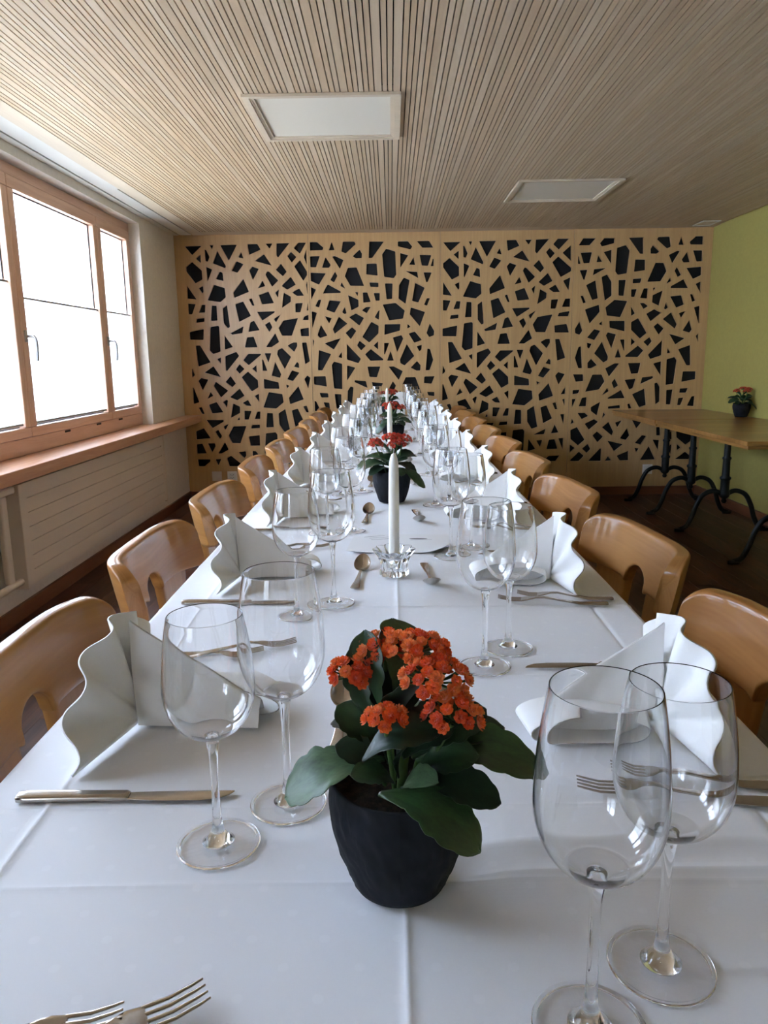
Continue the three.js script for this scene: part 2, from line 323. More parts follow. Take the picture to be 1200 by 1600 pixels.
// walls, all with thickness; two window openings in the left wall
const WIN = [[-5.74, -2.05], [-1.80, -0.45], [1.5, 3.4]];
{
  const X0 = -2.12, parts = [];
  parts.push(box(X0, LEFT, -0.2, 0.685, BACK - 0.3, FRONT + 0.3, 'z'));
  parts.push(box(X0, LEFT, 2.185, H + 0.05, BACK - 0.3, FRONT + 0.3, 'z'));
  for (const [a, b] of [[BACK - 0.3, WIN[0][0]], [WIN[0][1], WIN[1][0]], [WIN[1][1], WIN[2][0]], [WIN[2][1], FRONT + 0.3]]) parts.push(box(X0, LEFT, 0.685, 2.185, a, b, 'z'));
  struct('wall_left', join(parts), M.plaster);
  struct('wall_right', box(RIGHT, RIGHT + 0.3, -0.2, H + 0.05, BACK - 0.3, FRONT + 0.3, 'z'), M.lime);
  struct('wall_front', box(LEFT, RIGHT, -0.2, H + 0.05, FRONT, FRONT + 0.3), M.plaster);
  struct('baseboard_left', box(LEFT, LEFT + 0.018, 0, 0.075, BACK, FRONT, 'z', 0.003), M.base);
  struct('baseboard_right', box(RIGHT - 0.018, RIGHT, 0, 0.075, BACK, FRONT, 'z', 0.003), M.base);
  struct('baseboard_back', box(LEFT + 0.02, RIGHT - 0.02, 0, 0.072, BACK, BACK + 0.016, 'x', 0.003), M.base);
  struct('terrace', box(-12, X0 - 0.02, -0.6, -0.3, -14, 10), M.ground);
}
// back wall: four cut-out veneer panels before a black backing
{
  const wall = struct('wall_back');
  mesh('masonry', box(LEFT, RIGHT, -0.2, H + 0.05, BACK - 0.3, BACK - 0.045), M.plaster, wall);
  mesh('black_backing', box(LEFT, RIGHT, 0, H + 0.02, BACK - 0.045, BACK - 0.021), M.black, wall);
  const C = 1.949, X3 = 0.427, X4 = 1.541;
  const flat = (P, f) => P.map((p) => { const o = []; for (let i = 0; i < p.length; i += 2) o.push(f(p[i] / 1000, p[i + 1] / 1000)); return o; });
  const panels = [
    [LEFT + 0.002, -0.678, flat(HOLES_A, (x, y) => [x + X3 - 2.162, y])],
    [-0.675, 0.4255, flat(HOLES_B, (x, y) => [C - (x + X4), y])],
    [0.4285, 1.5395, flat(HOLES_A, (x, y) => [x + X3, y])],
    [1.5425, RIGHT - 0.002, flat(HOLES_B, (x, y) => [x + X4, y])],
  ];
  const rounded = (pts, r) => {                        // corners eased by a small router radius
    const out = [], n = pts.length;
    for (let i = 0; i < n; i++) {
      const a = pts[(i + n - 1) % n], b = pts[i], c = pts[(i + 1) % n], la = Math.hypot(a[0] - b[0], a[1] - b[1]), lc = Math.hypot(c[0] - b[0], c[1] - b[1]);
      const ra = Math.min(r, la * 0.3) / la, rc = Math.min(r, lc * 0.3) / lc, p = [b[0] + (a[0] - b[0]) * ra, b[1] + (a[1] - b[1]) * ra], q = [b[0] + (c[0] - b[0]) * rc, b[1] + (c[1] - b[1]) * rc];
      out.push(p, [(p[0] + 2 * b[0] + q[0]) / 4, (p[1] + 2 * b[1] + q[1]) / 4], q);
    }
    return out;
  };
  panels.forEach(([x0, x1, holes], i) => {
    const s = new THREE.Shape([[x0, 0.001], [x1, 0.001], [x1, H + 0.02], [x0, H + 0.02]].map((p) => new THREE.Vector2(...p)));
    for (const h of holes) {
      const k = h.map(([x, y]) => [clamp(x, x0 + (i === 0 ? 0.05 : 0.012), x1 - 0.014), y]);
      const area = k.reduce((t, p, j) => { const q = k[(j + 1) % k.length]; return t + p[0] * q[1] - q[0] * p[1]; }, 0) / 2;
      if (Math.abs(area) < 2.5e-4) continue;
      const xs = k.map((p) => p[0]); if (Math.max(...xs) - Math.min(...xs) < 0.01) continue;
      const cx = k.reduce((t, p) => t + p[0], 0) / k.length, cy = k.reduce((t, p) => t + p[1], 0) / k.length;
      const uniq = k.filter((p, j) => { const q = k[(j + 1) % k.length]; return Math.hypot(p[0] - q[0], p[1] - q[1]) > 0.003; });
      if (uniq.length < 3) continue;
      s.holes.push(new THREE.Path(rounded(uniq.map(([x, y]) => [cx + (x - cx) * 1.0, cy + (y - cy) * 1.0]), 0.006).map((p) => new THREE.Vector2(...p))));
    }
    const g = new THREE.ExtrudeGeometry(s, { depth: 0.021, bevelEnabled: false });
    g.translate(0, 0, BACK - 0.021);
    mesh('veneer_panel', uvMetres(g, 'y', i * 0.37), M.panel, wall);
  });
}
// windows: fixed frame, sashes, panes, pleated blinds and handles
function sashWindow(n, z0, z1, sashes) {
  const w = struct('window_' + n), X = -1.88, T = 0.062, y0 = 0.747, y1 = 2.183, W = M.window;
  const zz = (a) => a;
  const bz = (x0, x1, a0, a1, p, q, grain) => box(x0, x1, a0, a1, Math.min(zz(p), zz(q)), Math.max(zz(p), zz(q)), grain, 0.005, R() * 5);
  mesh('window_frame', join([bz(X - 0.07, X + 0.002, y0, 0.832, z0, z1, 'z'), bz(X - 0.07, X + 0.002, 2.125, y1, z0, z1, 'z'), bz(X - 0.07, X + 0.002, 0.832, 2.125, z0, z0 + 0.04, 'y'), bz(X - 0.07, X + 0.002, 0.832, 2.125, z1 - 0.04, z1, 'y')]), W, w);
  mesh('drain_slot', join([-5.3, -4.9, -4.42, -3.6, -2.9, -1.2, -0.6, 1.8, 2.7].filter((z) => z > z0 && z < z1).map((z) => bz(X + 0.001, X + 0.006, 0.815, 0.827, z, z + 0.07, 'z'))), M.rubber, w);
  // sashes as the photograph shows them: narrow, wide | wide, narrow
  for (const [a, b, hs] of sashes) {
    const x0 = X - 0.055, x1 = X + 0.014, s = T, lo = 0.835, hi = 2.122;
    const sash = mesh('sash', join([bz(x0, x1, lo, lo + 0.05, a, b, 'z'), bz(x0, x1, hi - s, hi, a, b, 'z'), bz(x0, x1, lo + 0.05, hi - s, a, a + s - 0.004, 'y'), bz(x0, x1, lo + 0.05, hi - s, b - s, b, 'y')]), W, w);
    mesh('pane', bz(x0 + 0.02, x0 + 0.024, lo + 0.045, hi - s + 0.004, a + s - 0.01, b - s + 0.006), M.pane, sash);
    mesh('seal', join([bz(x0 + 0.03, x0 + 0.036, lo + 0.05, lo + 0.056, a + s - 0.004, b - s), bz(x0 + 0.03, x0 + 0.036, hi - s - 0.006, hi - s, a + s - 0.004, b - s), bz(x0 + 0.03, x0 + 0.036, lo + 0.056, hi - s - 0.006, a + s - 0.004, a + s + 0.003), bz(x0 + 0.03, x0 + 0.036, lo + 0.056, hi - s - 0.006, b - s - 0.006, b - s)]), M.rubber, sash);
    const top = b - a > 1.16 ? 1.60 : 1.533, bot = 0.908, A = Math.min(zz(a + s + 0.004), zz(b - s - 0.004)), B = Math.max(zz(a + s + 0.004), zz(b - s - 0.004)), np = 30;
    // accordion of pleats, folded across the glass just inside it
    const pl = grid((u, v) => [X - 0.008 + (Math.abs(((v * np) % 1) * 2 - 1) - 0.5) * 0.016, lerp(bot, top, v), lerp(A, B, u)], 1, np * 2);
    const bl = mesh('pleated_blind', pl, M.blind, w);
    mesh('blind_rail', join([box(X - 0.016, X + 0.006, top - 0.001, top + 0.011, A, B, 'z', 0.003), box(X - 0.016, X + 0.006, bot - 0.013, bot + 0.001, A, B, 'z', 0.003)]), M.alu, bl);
    if (hs > 0) {
      const hz = zz(hs > 0 ? b - 0.03 : a + 0.03), hy = 1.345;
      const base = mesh('handle_plate', box(x1, x1 + 0.008, hy - 0.03, hy + 0.03, hz - 0.013, hz + 0.013, 'y', 0.003), M.satin, sash);
      mesh('window_handle', join([tube([[x1 + 0.004, hy, hz], [x1 + 0.03, hy, hz], [x1 + 0.046, hy - 0.003, hz]], 0.008, 8, 10), tube([[x1 + 0.04, hy + 0.004, hz], [x1 + 0.052, hy - 0.012, hz], [x1 + 0.055, hy - 0.06, hz], [x1 + 0.052, hy - 0.125, hz]], 0.0075, 14, 10)]), M.satin, sash);
    }
  }
  return w;
}
sashWindow(1, ...WIN[0], [[-5.70, -5.088, 1], [-5.082, -3.93, 1], [-3.925, -2.71, -1], [-2.704, -2.09, -1]]);
sashWindow(2, ...WIN[1], [[-1.76, -1.268, 1], [-1.262, -0.49, 1]]);
sashWindow(3, ...WIN[2], [[1.54, 2.45, 1], [2.456, 3.36, -1]]);
struct('trim_1', join([box(LEFT, -1.655, 0.685, 0.747, BACK, FRONT, 'z', 0.006), ...WIN.map(([a, b]) => box(-2.0, LEFT + 0.002, 0.687, 0.746, a, b, 'z'))]), M.sill);
// radiator under the sill and its pipework
{
  const t = thing('radiator', 'long cream panel radiator with horizontal grooves under the window sill', 'radiator', null, [-1.755, 0, -4.595]);
  const L = 1.125, y0 = 0.165, y1 = 0.655;
  const rows = 7, hgt = (y1 - y0) / rows;
  mesh('front_plate', join([box(0.0, 0.022, y0, y1, -L, -L + 0.05), box(0.0, 0.022, y0, y1, L - 0.05, L), ...Array.from({ length: rows }, (_, i) => box(0, 0.022, y0 + i * hgt + (i ? 0.0035 : 0), y0 + (i + 1) * hgt - (i < rows - 1 ? 0.0035 : 0), -L + 0.05, L - 0.05, 'z', 0)), box(0, 0.014, y0, y1, -L + 0.04, L - 0.04)]), M.radiator, t);
  for (const s of [-1, 1]) mesh('side_cap', box(-0.042, 0.026, y0 - 0.012, y1 + 0.004, s * L, s * (L + 0.028), 'y', 0.005), M.radiator, t);
  mesh('top_grille', box(-0.042, 0.02, y1 - 0.004, y1 + 0.002, -L, L), M.radiator, t);
  mesh('back_plate', box(-0.04, -0.025, y0, y1, -L, L), M.radiator, t);
}
{
  const t = thing('heating_pipes', 'cream heating pipes left of the panel radiator', 'pipes', null, [-1.755, 0, -3.44]);
  mesh('upper_pipe', box(-0.02, 0.014, 0.62, 0.655, 0.004, 1.6, 'z', 0.01), M.radiator, t);
  mesh('riser', box(-0.03, 0.0, 0.205, 0.622, 0.06, 0.115, 'y', 0.012), M.radiator, t);
  mesh('lower_pipe', new THREE.CylinderGeometry(0.017, 0.017, 1.6, 16).rotateX(Math.PI / 2).translate(-0.006, 0.195, 0.803), M.radiator, t);
  mesh('cover_panel', box(-0.04, -0.03, 0.2, 0.65, 0.16, 1.6, 'z', 0.004), M.radiator, t);
}
// sockets on the back wall
function socket(x, y, label, kind) {
  const t = thing(kind ? 'wall_socket' : 'blank_cover', label, kind ? 'socket' : 'wall plate', null, [x, y, BACK]);
  mesh('plate', box(-0.043, 0.043, -0.043, 0.043, 0, 0.009, 'x', 0.004), M.plastic, t);
  if (kind) {
    mesh('insert', box(-0.03, 0.03, -0.03, 0.03, 0.009, 0.0115, 'x', 0.001), M.whitePaint, t);
    const hole = (a, b) => new THREE.CylinderGeometry(0.0032, 0.0032, 0.002, 10).rotateX(Math.PI / 2).translate(a, b, 0.0115);
    const rowsOf = kind === 2 ? [0.013, -0.013] : [0];
    mesh('pin_hole', join(rowsOf.flatMap((b) => [hole(-0.011, b), hole(0.011, b), hole(0, b - 0.005)])), M.black, t);
  }
}
socket(-1.548, 0.205, 'blank square wall plate on the back wall, left of the socket', 0);
socket(-1.412, 0.205, 'double wall socket on the back wall beside the blank plate', 2);
socket(2.25, 0.222, 'single wall socket on the back wall under the wooden side tables', 1);
// ---------------------------------------------------------------- the long table under its white cloth
const TOP = 0.747, TZ0 = -6.32, TZ1 = 0.42, HALF = 0.447;
const nA = noise2(301), nB = noise2(302);
const CREASE_X = [[0.008, 1], [-0.368, 1], [0.372, -1]], CREASE_Z = [[-0.597, 0.0016, 0.006], [-0.72, 0.0010, 0.004], [-1.052, 0.0022, 0.006], [-1.375, 0.0022, 0.005], [-1.70, 0.0015, 0.005], [-1.95, 0.0022, 0.006], [-2.3, 0.0018, 0.006], [-2.62, 0.0022, 0.006], [-3.0, 0.002, 0.008], [-3.5, 0.002, 0.008], [-4.1, 0.002, 0.01], [-4.7, 0.002, 0.01], [-5.4, 0.002, 0.01]];
function clothH(x, z) {
  let h = 0.0022 * (nA(x * 5 + 9, z * 4) - 0.5) + 0.0012 * (nB(x * 14, z * 13) - 0.5);
  for (const [c, up] of CREASE_X) { const d = (x - c - 0.003 * (nB(z * 1.3, c * 9) - 0.5)) / 0.0045; h += up * 0.0021 * Math.exp(-Math.abs(d) * 1.1); }
  // two rucks right of the nearest plant: slow rise from behind, steep fall towards the camera
  for (const [c, a, back] of [[-0.652, 0.0085, 0.045], [-0.612, 0.0065, 0.016]]) { const d = z - c + 0.012 * (x - 0.2), k = clamp((x - 0.055) / 0.06, 0, 1); h += a * k * k * (3 - 2 * k) * (1 - 0.5 * clamp((x - 0.25) / 0.2, 0, 1)) * (d < 0 ? Math.exp(d / back) : Math.exp(-((d / 0.016) ** 1.5))); }
  for (const [c, a, s] of CREASE_Z) { const d = (z - c - 0.012 * (nA(x * 2.2, c * 7) - 0.5)) / s; h += a * (0.55 + 0.9 * nB(x * 3, c * 5)) * 0.8 * Math.exp(-Math.abs(d) * 1.2); }
  return h;
}
{
  const xs = [], zs = [];
  for (let i = 0; i <= 44; i++) xs.push(lerp(-HALF + 0.008, HALF - 0.008, i / 44));
  for (const [c] of CREASE_X) for (let k = -5; k <= 5; k++) xs.push(c + k * 0.0022);
  for (let i = 0; i <= 330; i++) zs.push(lerp(TZ0, TZ1, i / 330));
  for (const [c, , s] of CREASE_Z) for (let k = -7; k <= 7; k++) zs.push(c + k * s * 0.42);
  for (let k = 0; k < 46; k++) zs.push(-0.74 + k * 0.0042);
  xs.sort((a, b) => a - b); zs.sort((a, b) => a - b);
  const prof = [];                                        // across: hem, drop, round edge, top, and down again
  const drop = (s) => { const o = []; for (let k = 0; k <= 10; k++) o.push([s * (HALF + 0.004), -0.27 + 0.262 * k / 10, 1]); o.push([s * (HALF + 0.001), -0.0035, 0.3], [s * (HALF - 0.0035), -0.0006, 0]); return o; };
  prof.push(...drop(-1), ...xs.map((x) => [x, 0, 0]), ...drop(1).reverse());
  const nu = prof.length - 1, nv = zs.length - 1;
  const g = grid((u, v) => {
    const p = prof[Math.round(u * nu)], z = zs[Math.round(v * nv)], d = -p[1];
    const wave = p[2] * d * 0.09 * Math.sin(z * 11 + Math.sign(p[0]) + 2 * Math.sin(z * 3.1)) * 0.5;
    return [p[0] + Math.sign(p[0]) * (wave + p[2] * d * 0.03), TOP + p[1] + (d < 0.02 ? clothH(clamp(p[0], -HALF, HALF), z) : 0), z];
  }, nu, nv, (u, v, p) => [p[0], p[2]], true);
  const dots = dataTex(256, 256, (u, v) => {              // small woven satin dots, staggered
    const q = (a, b) => Math.hypot(((u * 4 + a) % 1) - 0.5, ((v * 4 + b) % 1) - 0.5);
    const on = q(0, 0) < 0.075 || q(0.5, 0.5) < 0.075 ? 1 : 0, w = 4 * (((u * 128) % 1) > 0.5 ? 1 : -1) * 0.3;
    return [238 + on * 3 + w, 238 + on * 3 + w, 239 + on * 3 + w];
  }, true, [4.2, 4.2]);
  dots.wrapS = dots.wrapT = THREE.RepeatWrapping;
  M.cloth = new THREE.MeshPhysicalMaterial({ map: dots, roughness: 0.62, sheen: 0.2, sheenRoughness: 0.5 });
  const t = thing('dining_table', 'long dining table hidden under the white tablecloth', 'table');
  for (const [a, b] of [[TZ0 + 0.02, -4.081], [-4.079, -2.091], [-2.089, TZ1 - 0.02]]) {
    mesh('tabletop', box(-HALF + 0.012, HALF - 0.012, 0.708, 0.7425, a, b, 'z', 0.004), M.oak, t);
    for (const sx of [-0.39, 0.39]) for (const z of [(a < -6 ? -6.0 : a + 0.032), b - 0.032]) mesh('leg', box(sx - 0.028, sx + 0.028, 0, 0.708, z - 0.028, z + 0.028, 'y', 0.006), M.oak, t);
    mesh('apron', join([box(-0.38, -0.36, 0.63, 0.708, a + 0.062, b - 0.062, 'z'), box(0.36, 0.38, 0.63, 0.708, a + 0.062, b - 0.062, 'z')]), M.oak, t);
  }
  tag(mesh('tablecloth', g, M.cloth), 'white creased damask tablecloth covering the whole long table', 'tablecloth');
}
const onCloth = (x, z) => TOP + clothH(x, z) + 0.0004;
function restOn(x, z, r) {                                // highest spot of the cloth under a round foot
  let y = 0;
  for (let k = 0; k < 24; k++) for (const q of [0.4, 0.75, 1]) y = Math.max(y, onCloth(x + Math.cos(k * 0.2618) * r * q, z + Math.sin(k * 0.2618) * r * q));
  return y;
}

// ---------------------------------------------------------------- bentwood chairs
const chairParts = (() => {
  // curved thick back board with a round arch cut into its lower edge
  const HW = 0.248, zs = [];
  for (let i = 0; i <= 72; i++) zs.push(lerp(-1, 1, i / 72));
  for (const s of [-1, 1]) for (let k = 0; k < 6; k++) zs.push(s * (0.19 + (k - 3) * 0.012), s * (0.985 + 0.0024 * k));
  zs.sort((a, b) => a - b);
  const bend = (z) => 0.058 * Math.pow(Math.abs(z) / HW, 5) + 0.004 * (z / HW) ** 2, slope = (z) => (bend(z + 1e-4) - bend(z - 1e-4)) / 2e-4;
  const n = 24, pos = [], uv = [], idx = [];
  const section = (q) => {
    const z = q * HW, a = Math.abs(z), edge = HW - a, cr = 0.034;
    const round = edge < cr ? cr - Math.sqrt(Math.max(0, cr * cr - (cr - edge) ** 2)) : 0, low = edge < 0.02 ? 0.02 - Math.sqrt(Math.max(0, 0.0004 - (0.02 - edge) ** 2)) : 0;
    const arch = a < 0.055 ? 0.044 * Math.sqrt(1 - (a / 0.055) ** 2) : 0;
    return { z, y0: low + arch - (a < 0.075 && a >= 0.055 ? 0.006 * (1 - (a - 0.055) / 0.02) : 0), y1: 0.127 - round, t: 0.0145 + 0.004 * (a / HW) ** 3 };
  };
  zs.forEach((q) => {
    const s = section(q), hy = (s.y1 - s.y0) / 2, cy = (s.y1 + s.y0) / 2, m = slope(s.z), l = Math.hypot(1, m), nx = 1 / l, nz = -m / l;
    for (let k = 0; k < n; k++) {
      const a = (k / n) * 2 * Math.PI, c = Math.cos(a), d = Math.sin(a), e = 0.36;
      const ox = s.t * Math.sign(c) * Math.abs(c) ** e, oy = hy * Math.sign(d) * Math.abs(d) ** 0.17;
      const y = cy + oy;
      pos.push(bend(s.z) + ox * nx - (y - 0.0) * 0.21, y, s.z + ox * nz); uv.push(s.z, y + 0.3 * (c > 0 ? 1 : 0));
    }
  });
  for (let j = 0; j + 1 < zs.length; j++) for (let k = 0; k < n; k++) { const a = j * n + k, b = j * n + (k + 1) % n; idx.push(a, a + n, b, b, a + n, b + n); }
  for (const [j, f] of [[0, 0], [zs.length - 1, 1]]) { const c0 = pos.length / 3; let sx = 0, sy = 0; for (let k = 0; k < n; k++) { sx += pos[3 * (j * n + k)]; sy += pos[3 * (j * n + k) + 1]; } pos.push(sx / n, sy / n, pos[3 * j * n + 2]); uv.push(0, 0); for (let k = 0; k < n; k++) { const a = j * n + k, b = j * n + (k + 1) % n; idx.push(c0, f ? b : a, f ? a : b); } }
  const board = new THREE.BufferGeometry();
  board.setAttribute('position', new THREE.Float32BufferAttribute(pos, 3)); board.setAttribute('uv', new THREE.Float32BufferAttribute(uv, 2)); board.setIndex(idx);
  board.translate(0, 0.682, 0);
  const flat = board.toNonIndexed(); flat.computeVertexNormals();
  board.computeVertexNormals();
  // two broad uprights, narrowing towards the seat, curved on the inner side
  const upright = (s) => {
    const rows = 16, st = [];
    for (let i = 0; i <= rows; i++) {
      const t = i / rows, y = lerp(0.44, 0.702, t), inner = lerp(0.085, 0.056, Math.min(1, t * 1.4) ** 0.8), outer = lerp(0.15, 0.208, t ** 1.2);
      st.push({ x: y, y: 0, z: s * (inner + outer) / 2, w: (outer - inner) / 2, h: 0.0115 });
    }
    const g = loft(st, 16, 0.3), p = g.attributes.position;
    for (let i = 0; i < p.count; i++) { const Y = p.getX(i), o = p.getY(i), z = p.getZ(i); p.setXYZ(i, bend(z) * 0.95 + o - 0.003 - (Y - 0.677) * (Y > 0.677 ? 0.21 : 0.15), Y, z); }
    const q = g.attributes.uv; for (let i = 0; i < q.count; i++) q.setXY(i, p.getY(i), p.getZ(i));
    g.computeVertexNormals();
    return g;
  };
  const seat = (() => {
    const s = new THREE.Shape(); s.moveTo(0.045, -0.17); s.lineTo(0.40, -0.205); s.quadraticCurveTo(0.445, -0.2, 0.445, -0.15); s.lineTo(0.445, 0.15); s.quadraticCurveTo(0.445, 0.2, 0.40, 0.205); s.lineTo(0.045, 0.17); s.quadraticCurveTo(0.02, 0.16, 0.02, 0.12); s.lineTo(0.02, -0.12); s.quadraticCurveTo(0.02, -0.16, 0.045, -0.17);
    const g = new THREE.ExtrudeGeometry(s, { depth: 0.022, bevelEnabled: true, bevelSize: 0.006, bevelThickness: 0.006, bevelSegments: 3, curveSegments: 8 });
    g.rotateX(Math.PI / 2); g.translate(0, 0.452, 0);
    return uvMetres(g, 'x');
  })();
  const leg = (x, z, dx, dz) => { const g = loft([{ x: 0, y: 0, w: 0.013, h: 0.013 }, { x: 0.01, y: 0, w: 0.0145, h: 0.0145 }, { x: 0.42, y: 0, w: 0.02, h: 0.02 }, { x: 0.43, y: 0, w: 0.018, h: 0.018 }], 14, 0.5); const p = g.attributes.position; for (let i = 0; i < p.count; i++) { const Y = p.getX(i), k = 1 - Y / 0.43; p.setXYZ(i, x + dx * k + p.getY(i), Y, z + dz * k + p.getZ(i)); } g.computeVertexNormals(); return g; };
  return { board, uprights: [upright(1), upright(-1)], seat, legs: [leg(0.09, 0.13, -0.07, 0.03), leg(0.09, -0.13, -0.07, -0.03), leg(0.38, 0.15, 0.035, 0.025), leg(0.38, -0.15, 0.035, -0.025)] };
})();
const ORD = ['nearest', 'second', 'third', 'fourth', 'fifth', 'sixth', 'seventh', 'eighth', 'ninth', 'tenth'];
let chair0 = null;
function chair(side, k, z, turn, wood) {
  const label = `golden bentwood chair with arched back, ${ORD[k]} from the camera on the ${side < 0 ? 'window' : 'right'} side`, group = side < 0 ? 'chairs along the window side of the table' : 'chairs along the right side of the table';
  const pos = [side * (side < 0 ? (k ? 0.564 : 0.54) : 0.574), 0, z], rot = (side < 0 ? 0 : Math.PI) + turn;
  if (chair0) { const c = copyOf(chair0, 'dining_chair', pos, rot, label, group, 'chair'); if (wood) c.children.forEach((m) => { m.material = M.chair[wood]; }); return; }
  const t = chair0 = thing('dining_chair', label, 'chair', group, pos, rot), W = M.chair[0];
  mesh('backrest', chairParts.board, W, t);
  chairParts.uprights.forEach((g) => mesh('upright', g, W, t));
  mesh('seat', chairParts.seat, W, t);
  chairParts.legs.forEach((g) => mesh('leg', g, W, t));
}
[-1.04, -1.69, -2.35, -3.04, -3.71, -4.37, -5.03, -5.69, -6.3].forEach((z, k) => chair(-1, k, z, [0.02, 0, -0.02, 0.03, 0, -0.02, 0.02, 0, 0.01][k], k % 2));
[-1.05, -1.71, -2.40, -3.09, -3.76, -4.42, -5.08, -5.72, -6.3].forEach((z, k) => chair(1, k, z, [0.06, 0.09, 0.1, 0.09, 0.1, 0.08, 0.1, 0.11, 0.03][k], (k + 1) % 2));

// ---------------------------------------------------------------- wine glasses
function glassGeo(k) {                                     // k 0 large, 1 small; bowl with an inner and an outer wall
  const P = k ? { h: 0.234, bot: 0.114, max: 0.0428, my: 0.165, rim: 0.0345 } : { h: 0.256, bot: 0.122, max: 0.0438, my: 0.178, rim: 0.0355 };
  const bowl = (t) => {                                    // t 0 bottom .. 1 rim
    const y = lerp(P.bot, P.h, t), s = (P.my - P.bot) / (P.h - P.bot);
    const r = t < s ? P.max * Math.sqrt(Math.max(0, 1 - ((s - t) / s) ** 2.15)) ** 0.92 : lerp(P.max, P.rim, ((t - s) / (1 - s)) ** 1.75);
    return [r, y];
  };
  const ts = []; for (let i = 1; i <= 34; i++) ts.push((i / 34) ** 1.5);
  const out = [[0.0004, P.bot - 0.0002], [0.0068, P.bot - 0.0001], [0.0112, P.bot + 0.0008]], inn = [];
  for (const t of ts) { const [r, y] = bowl(t); if (r > 0.0135) out.push([r, y]); }
  out.push([P.rim - 0.0004, P.h + 0.0005], [P.rim - 0.0009, P.h]);
  for (const t of ts.slice().reverse()) { const [r, y] = bowl(t); if (r > 0.0135) inn.push([r - lerp(0.0016, 0.0009, Math.min(1, t * 2)), Math.max(y, P.bot + 0.005)]); }
  out.push(...inn.filter((p, i) => i < inn.length - 1), [0.009, P.bot + 0.0036], [0.0004, P.bot + 0.0028]);
  const stem = [[0.0004, 0.0032], [0.0125, 0.0033], [0.0155, 0.0046], [0.0118, 0.0075], [0.008, 0.0125], [0.0055, 0.019], [0.0043, 0.03], [0.0038, 0.055], [0.0039, 0.085], [0.0046, P.bot - 0.016], [0.0062, P.bot - 0.006], [0.0072, P.bot - 0.0004], [0.0004, P.bot - 0.0003]];
  const foot = [[0.0004, 0], [0.0362, 0.0002], [0.0364, 0.0022], [0.03, 0.0027], [0.016, 0.0031], [0.0004, 0.0031]];
  const ring = [[0.0366, 0.0004], [0.0386, 0.0002], [0.0400, 0.0010], [0.0402, 0.0018], [0.0396, 0.0027], [0.0384, 0.0030], [0.0366, 0.0027], [0.0366, 0.0004]];
  return { bowl: lathe(out, 56), stem: lathe(stem, 28), foot: lathe(foot, 56), foot_rim: lathe(ring, 56) };
}
const glassGeos = [glassGeo(0), glassGeo(1)];
const gc = {};
const cnt = (key) => (gc[key] = (gc[key] ?? -1) + 1);
let glass0 = [];
function wineGlass(side, small, x, z) {
  const k = cnt('g' + side + small), label = `${small ? 'smaller outer' : 'taller inner'} wine glass, ${ORD[k]} of its kind from the camera on the ${side < 0 ? 'window' : 'right'} side`;
  let o = glass0[small]?.clone();
  if (!o) {
    o = glass0[small] = new THREE.Group();
    for (const part of ['bowl', 'stem', 'foot']) mesh(part, glassGeos[small][part], part === 'foot' ? M.foot : M.glass, o);
    mesh('foot_rim', glassGeos[small].foot_rim, M.glass, o.children[2]);
  }
  o.name = numbered('wine_glass'); scene.add(o); o.position.set(x, restOn(x, z, 0.0395), z);
  tag(o, label, 'wine glass', `${small ? 'smaller' : 'taller'} wine glasses on the ${side < 0 ? 'window' : 'right'} side`);
}

// ---------------------------------------------------------------- cutlery
function knifeParts() {
  const handle = loft([[0, 0.004, 0.002], [0.002, 0.0078, 0.0036], [0.012, 0.0092, 0.0042], [0.05, 0.0082, 0.0042], [0.1, 0.0072, 0.0038], [0.118, 0.0074, 0.0036], [0.1215, 0.006, 0.002]].map(([x, w, h]) => ({ x, y: 0.0045, w, h })), 14, 0.65);
  const blade = loft([[0.119, 0.0062, 0.0014, 0], [0.13, 0.0078, 0.0011, 0.0004], [0.16, 0.0092, 0.001, 0.0008], [0.2, 0.0094, 0.0009, 0.0008], [0.218, 0.0078, 0.0008, -0.0006], [0.229, 0.0042, 0.0007, -0.0036], [0.2335, 0.001, 0.0005, -0.0066]].map(([x, w, h, z]) => ({ x, y: 0.0035, w, h, z })), 12, 0.6);
  return { handle, blade };
}
function forkParts(L) {
  const s = L / 0.2, yp = (x) => 0.0025 + 0.0095 * Math.exp(-(((x / s - 0.118) / 0.04) ** 2)) + Math.max(0, x / s - 0.165) * 0.22 + (x / s < 0.05 ? (0.05 - x / s) * 0.05 : 0);
  const handle = loft([[0, 0.0066, 0.001], [0.003, 0.0092, 0.0014], [0.02, 0.0096, 0.0015], [0.05, 0.0074, 0.0016], [0.09, 0.0042, 0.0018], [0.115, 0.0033, 0.002], [0.132, 0.0045, 0.0016]].map(([x, w, h]) => ({ x: x * s, y: yp(x * s), w, h })), 12, 0.6);
  const head = [loft([[0.13, 0.0042, 0.0014], [0.138, 0.0085, 0.0012], [0.146, 0.0116, 0.0011], [0.155, 0.0122, 0.001], [0.158, 0.0122, 0.001]].map(([x, w, h]) => ({ x: x * s, y: yp(x * s), w, h })), 12, 0.6)];
  for (const z of [-0.0102, -0.0034, 0.0034, 0.0102]) head.push(loft([[0.156, 0.002], [0.175, 0.0019], [0.192, 0.0015], [0.2, 0.0006]].map(([x, w]) => ({ x: x * s, y: yp(x * s), w, h: 0.0009, z: z * (1 - (x - 0.156) * 0.8) })), 8, 0.7));
  return { handle, head: join(head) };
}
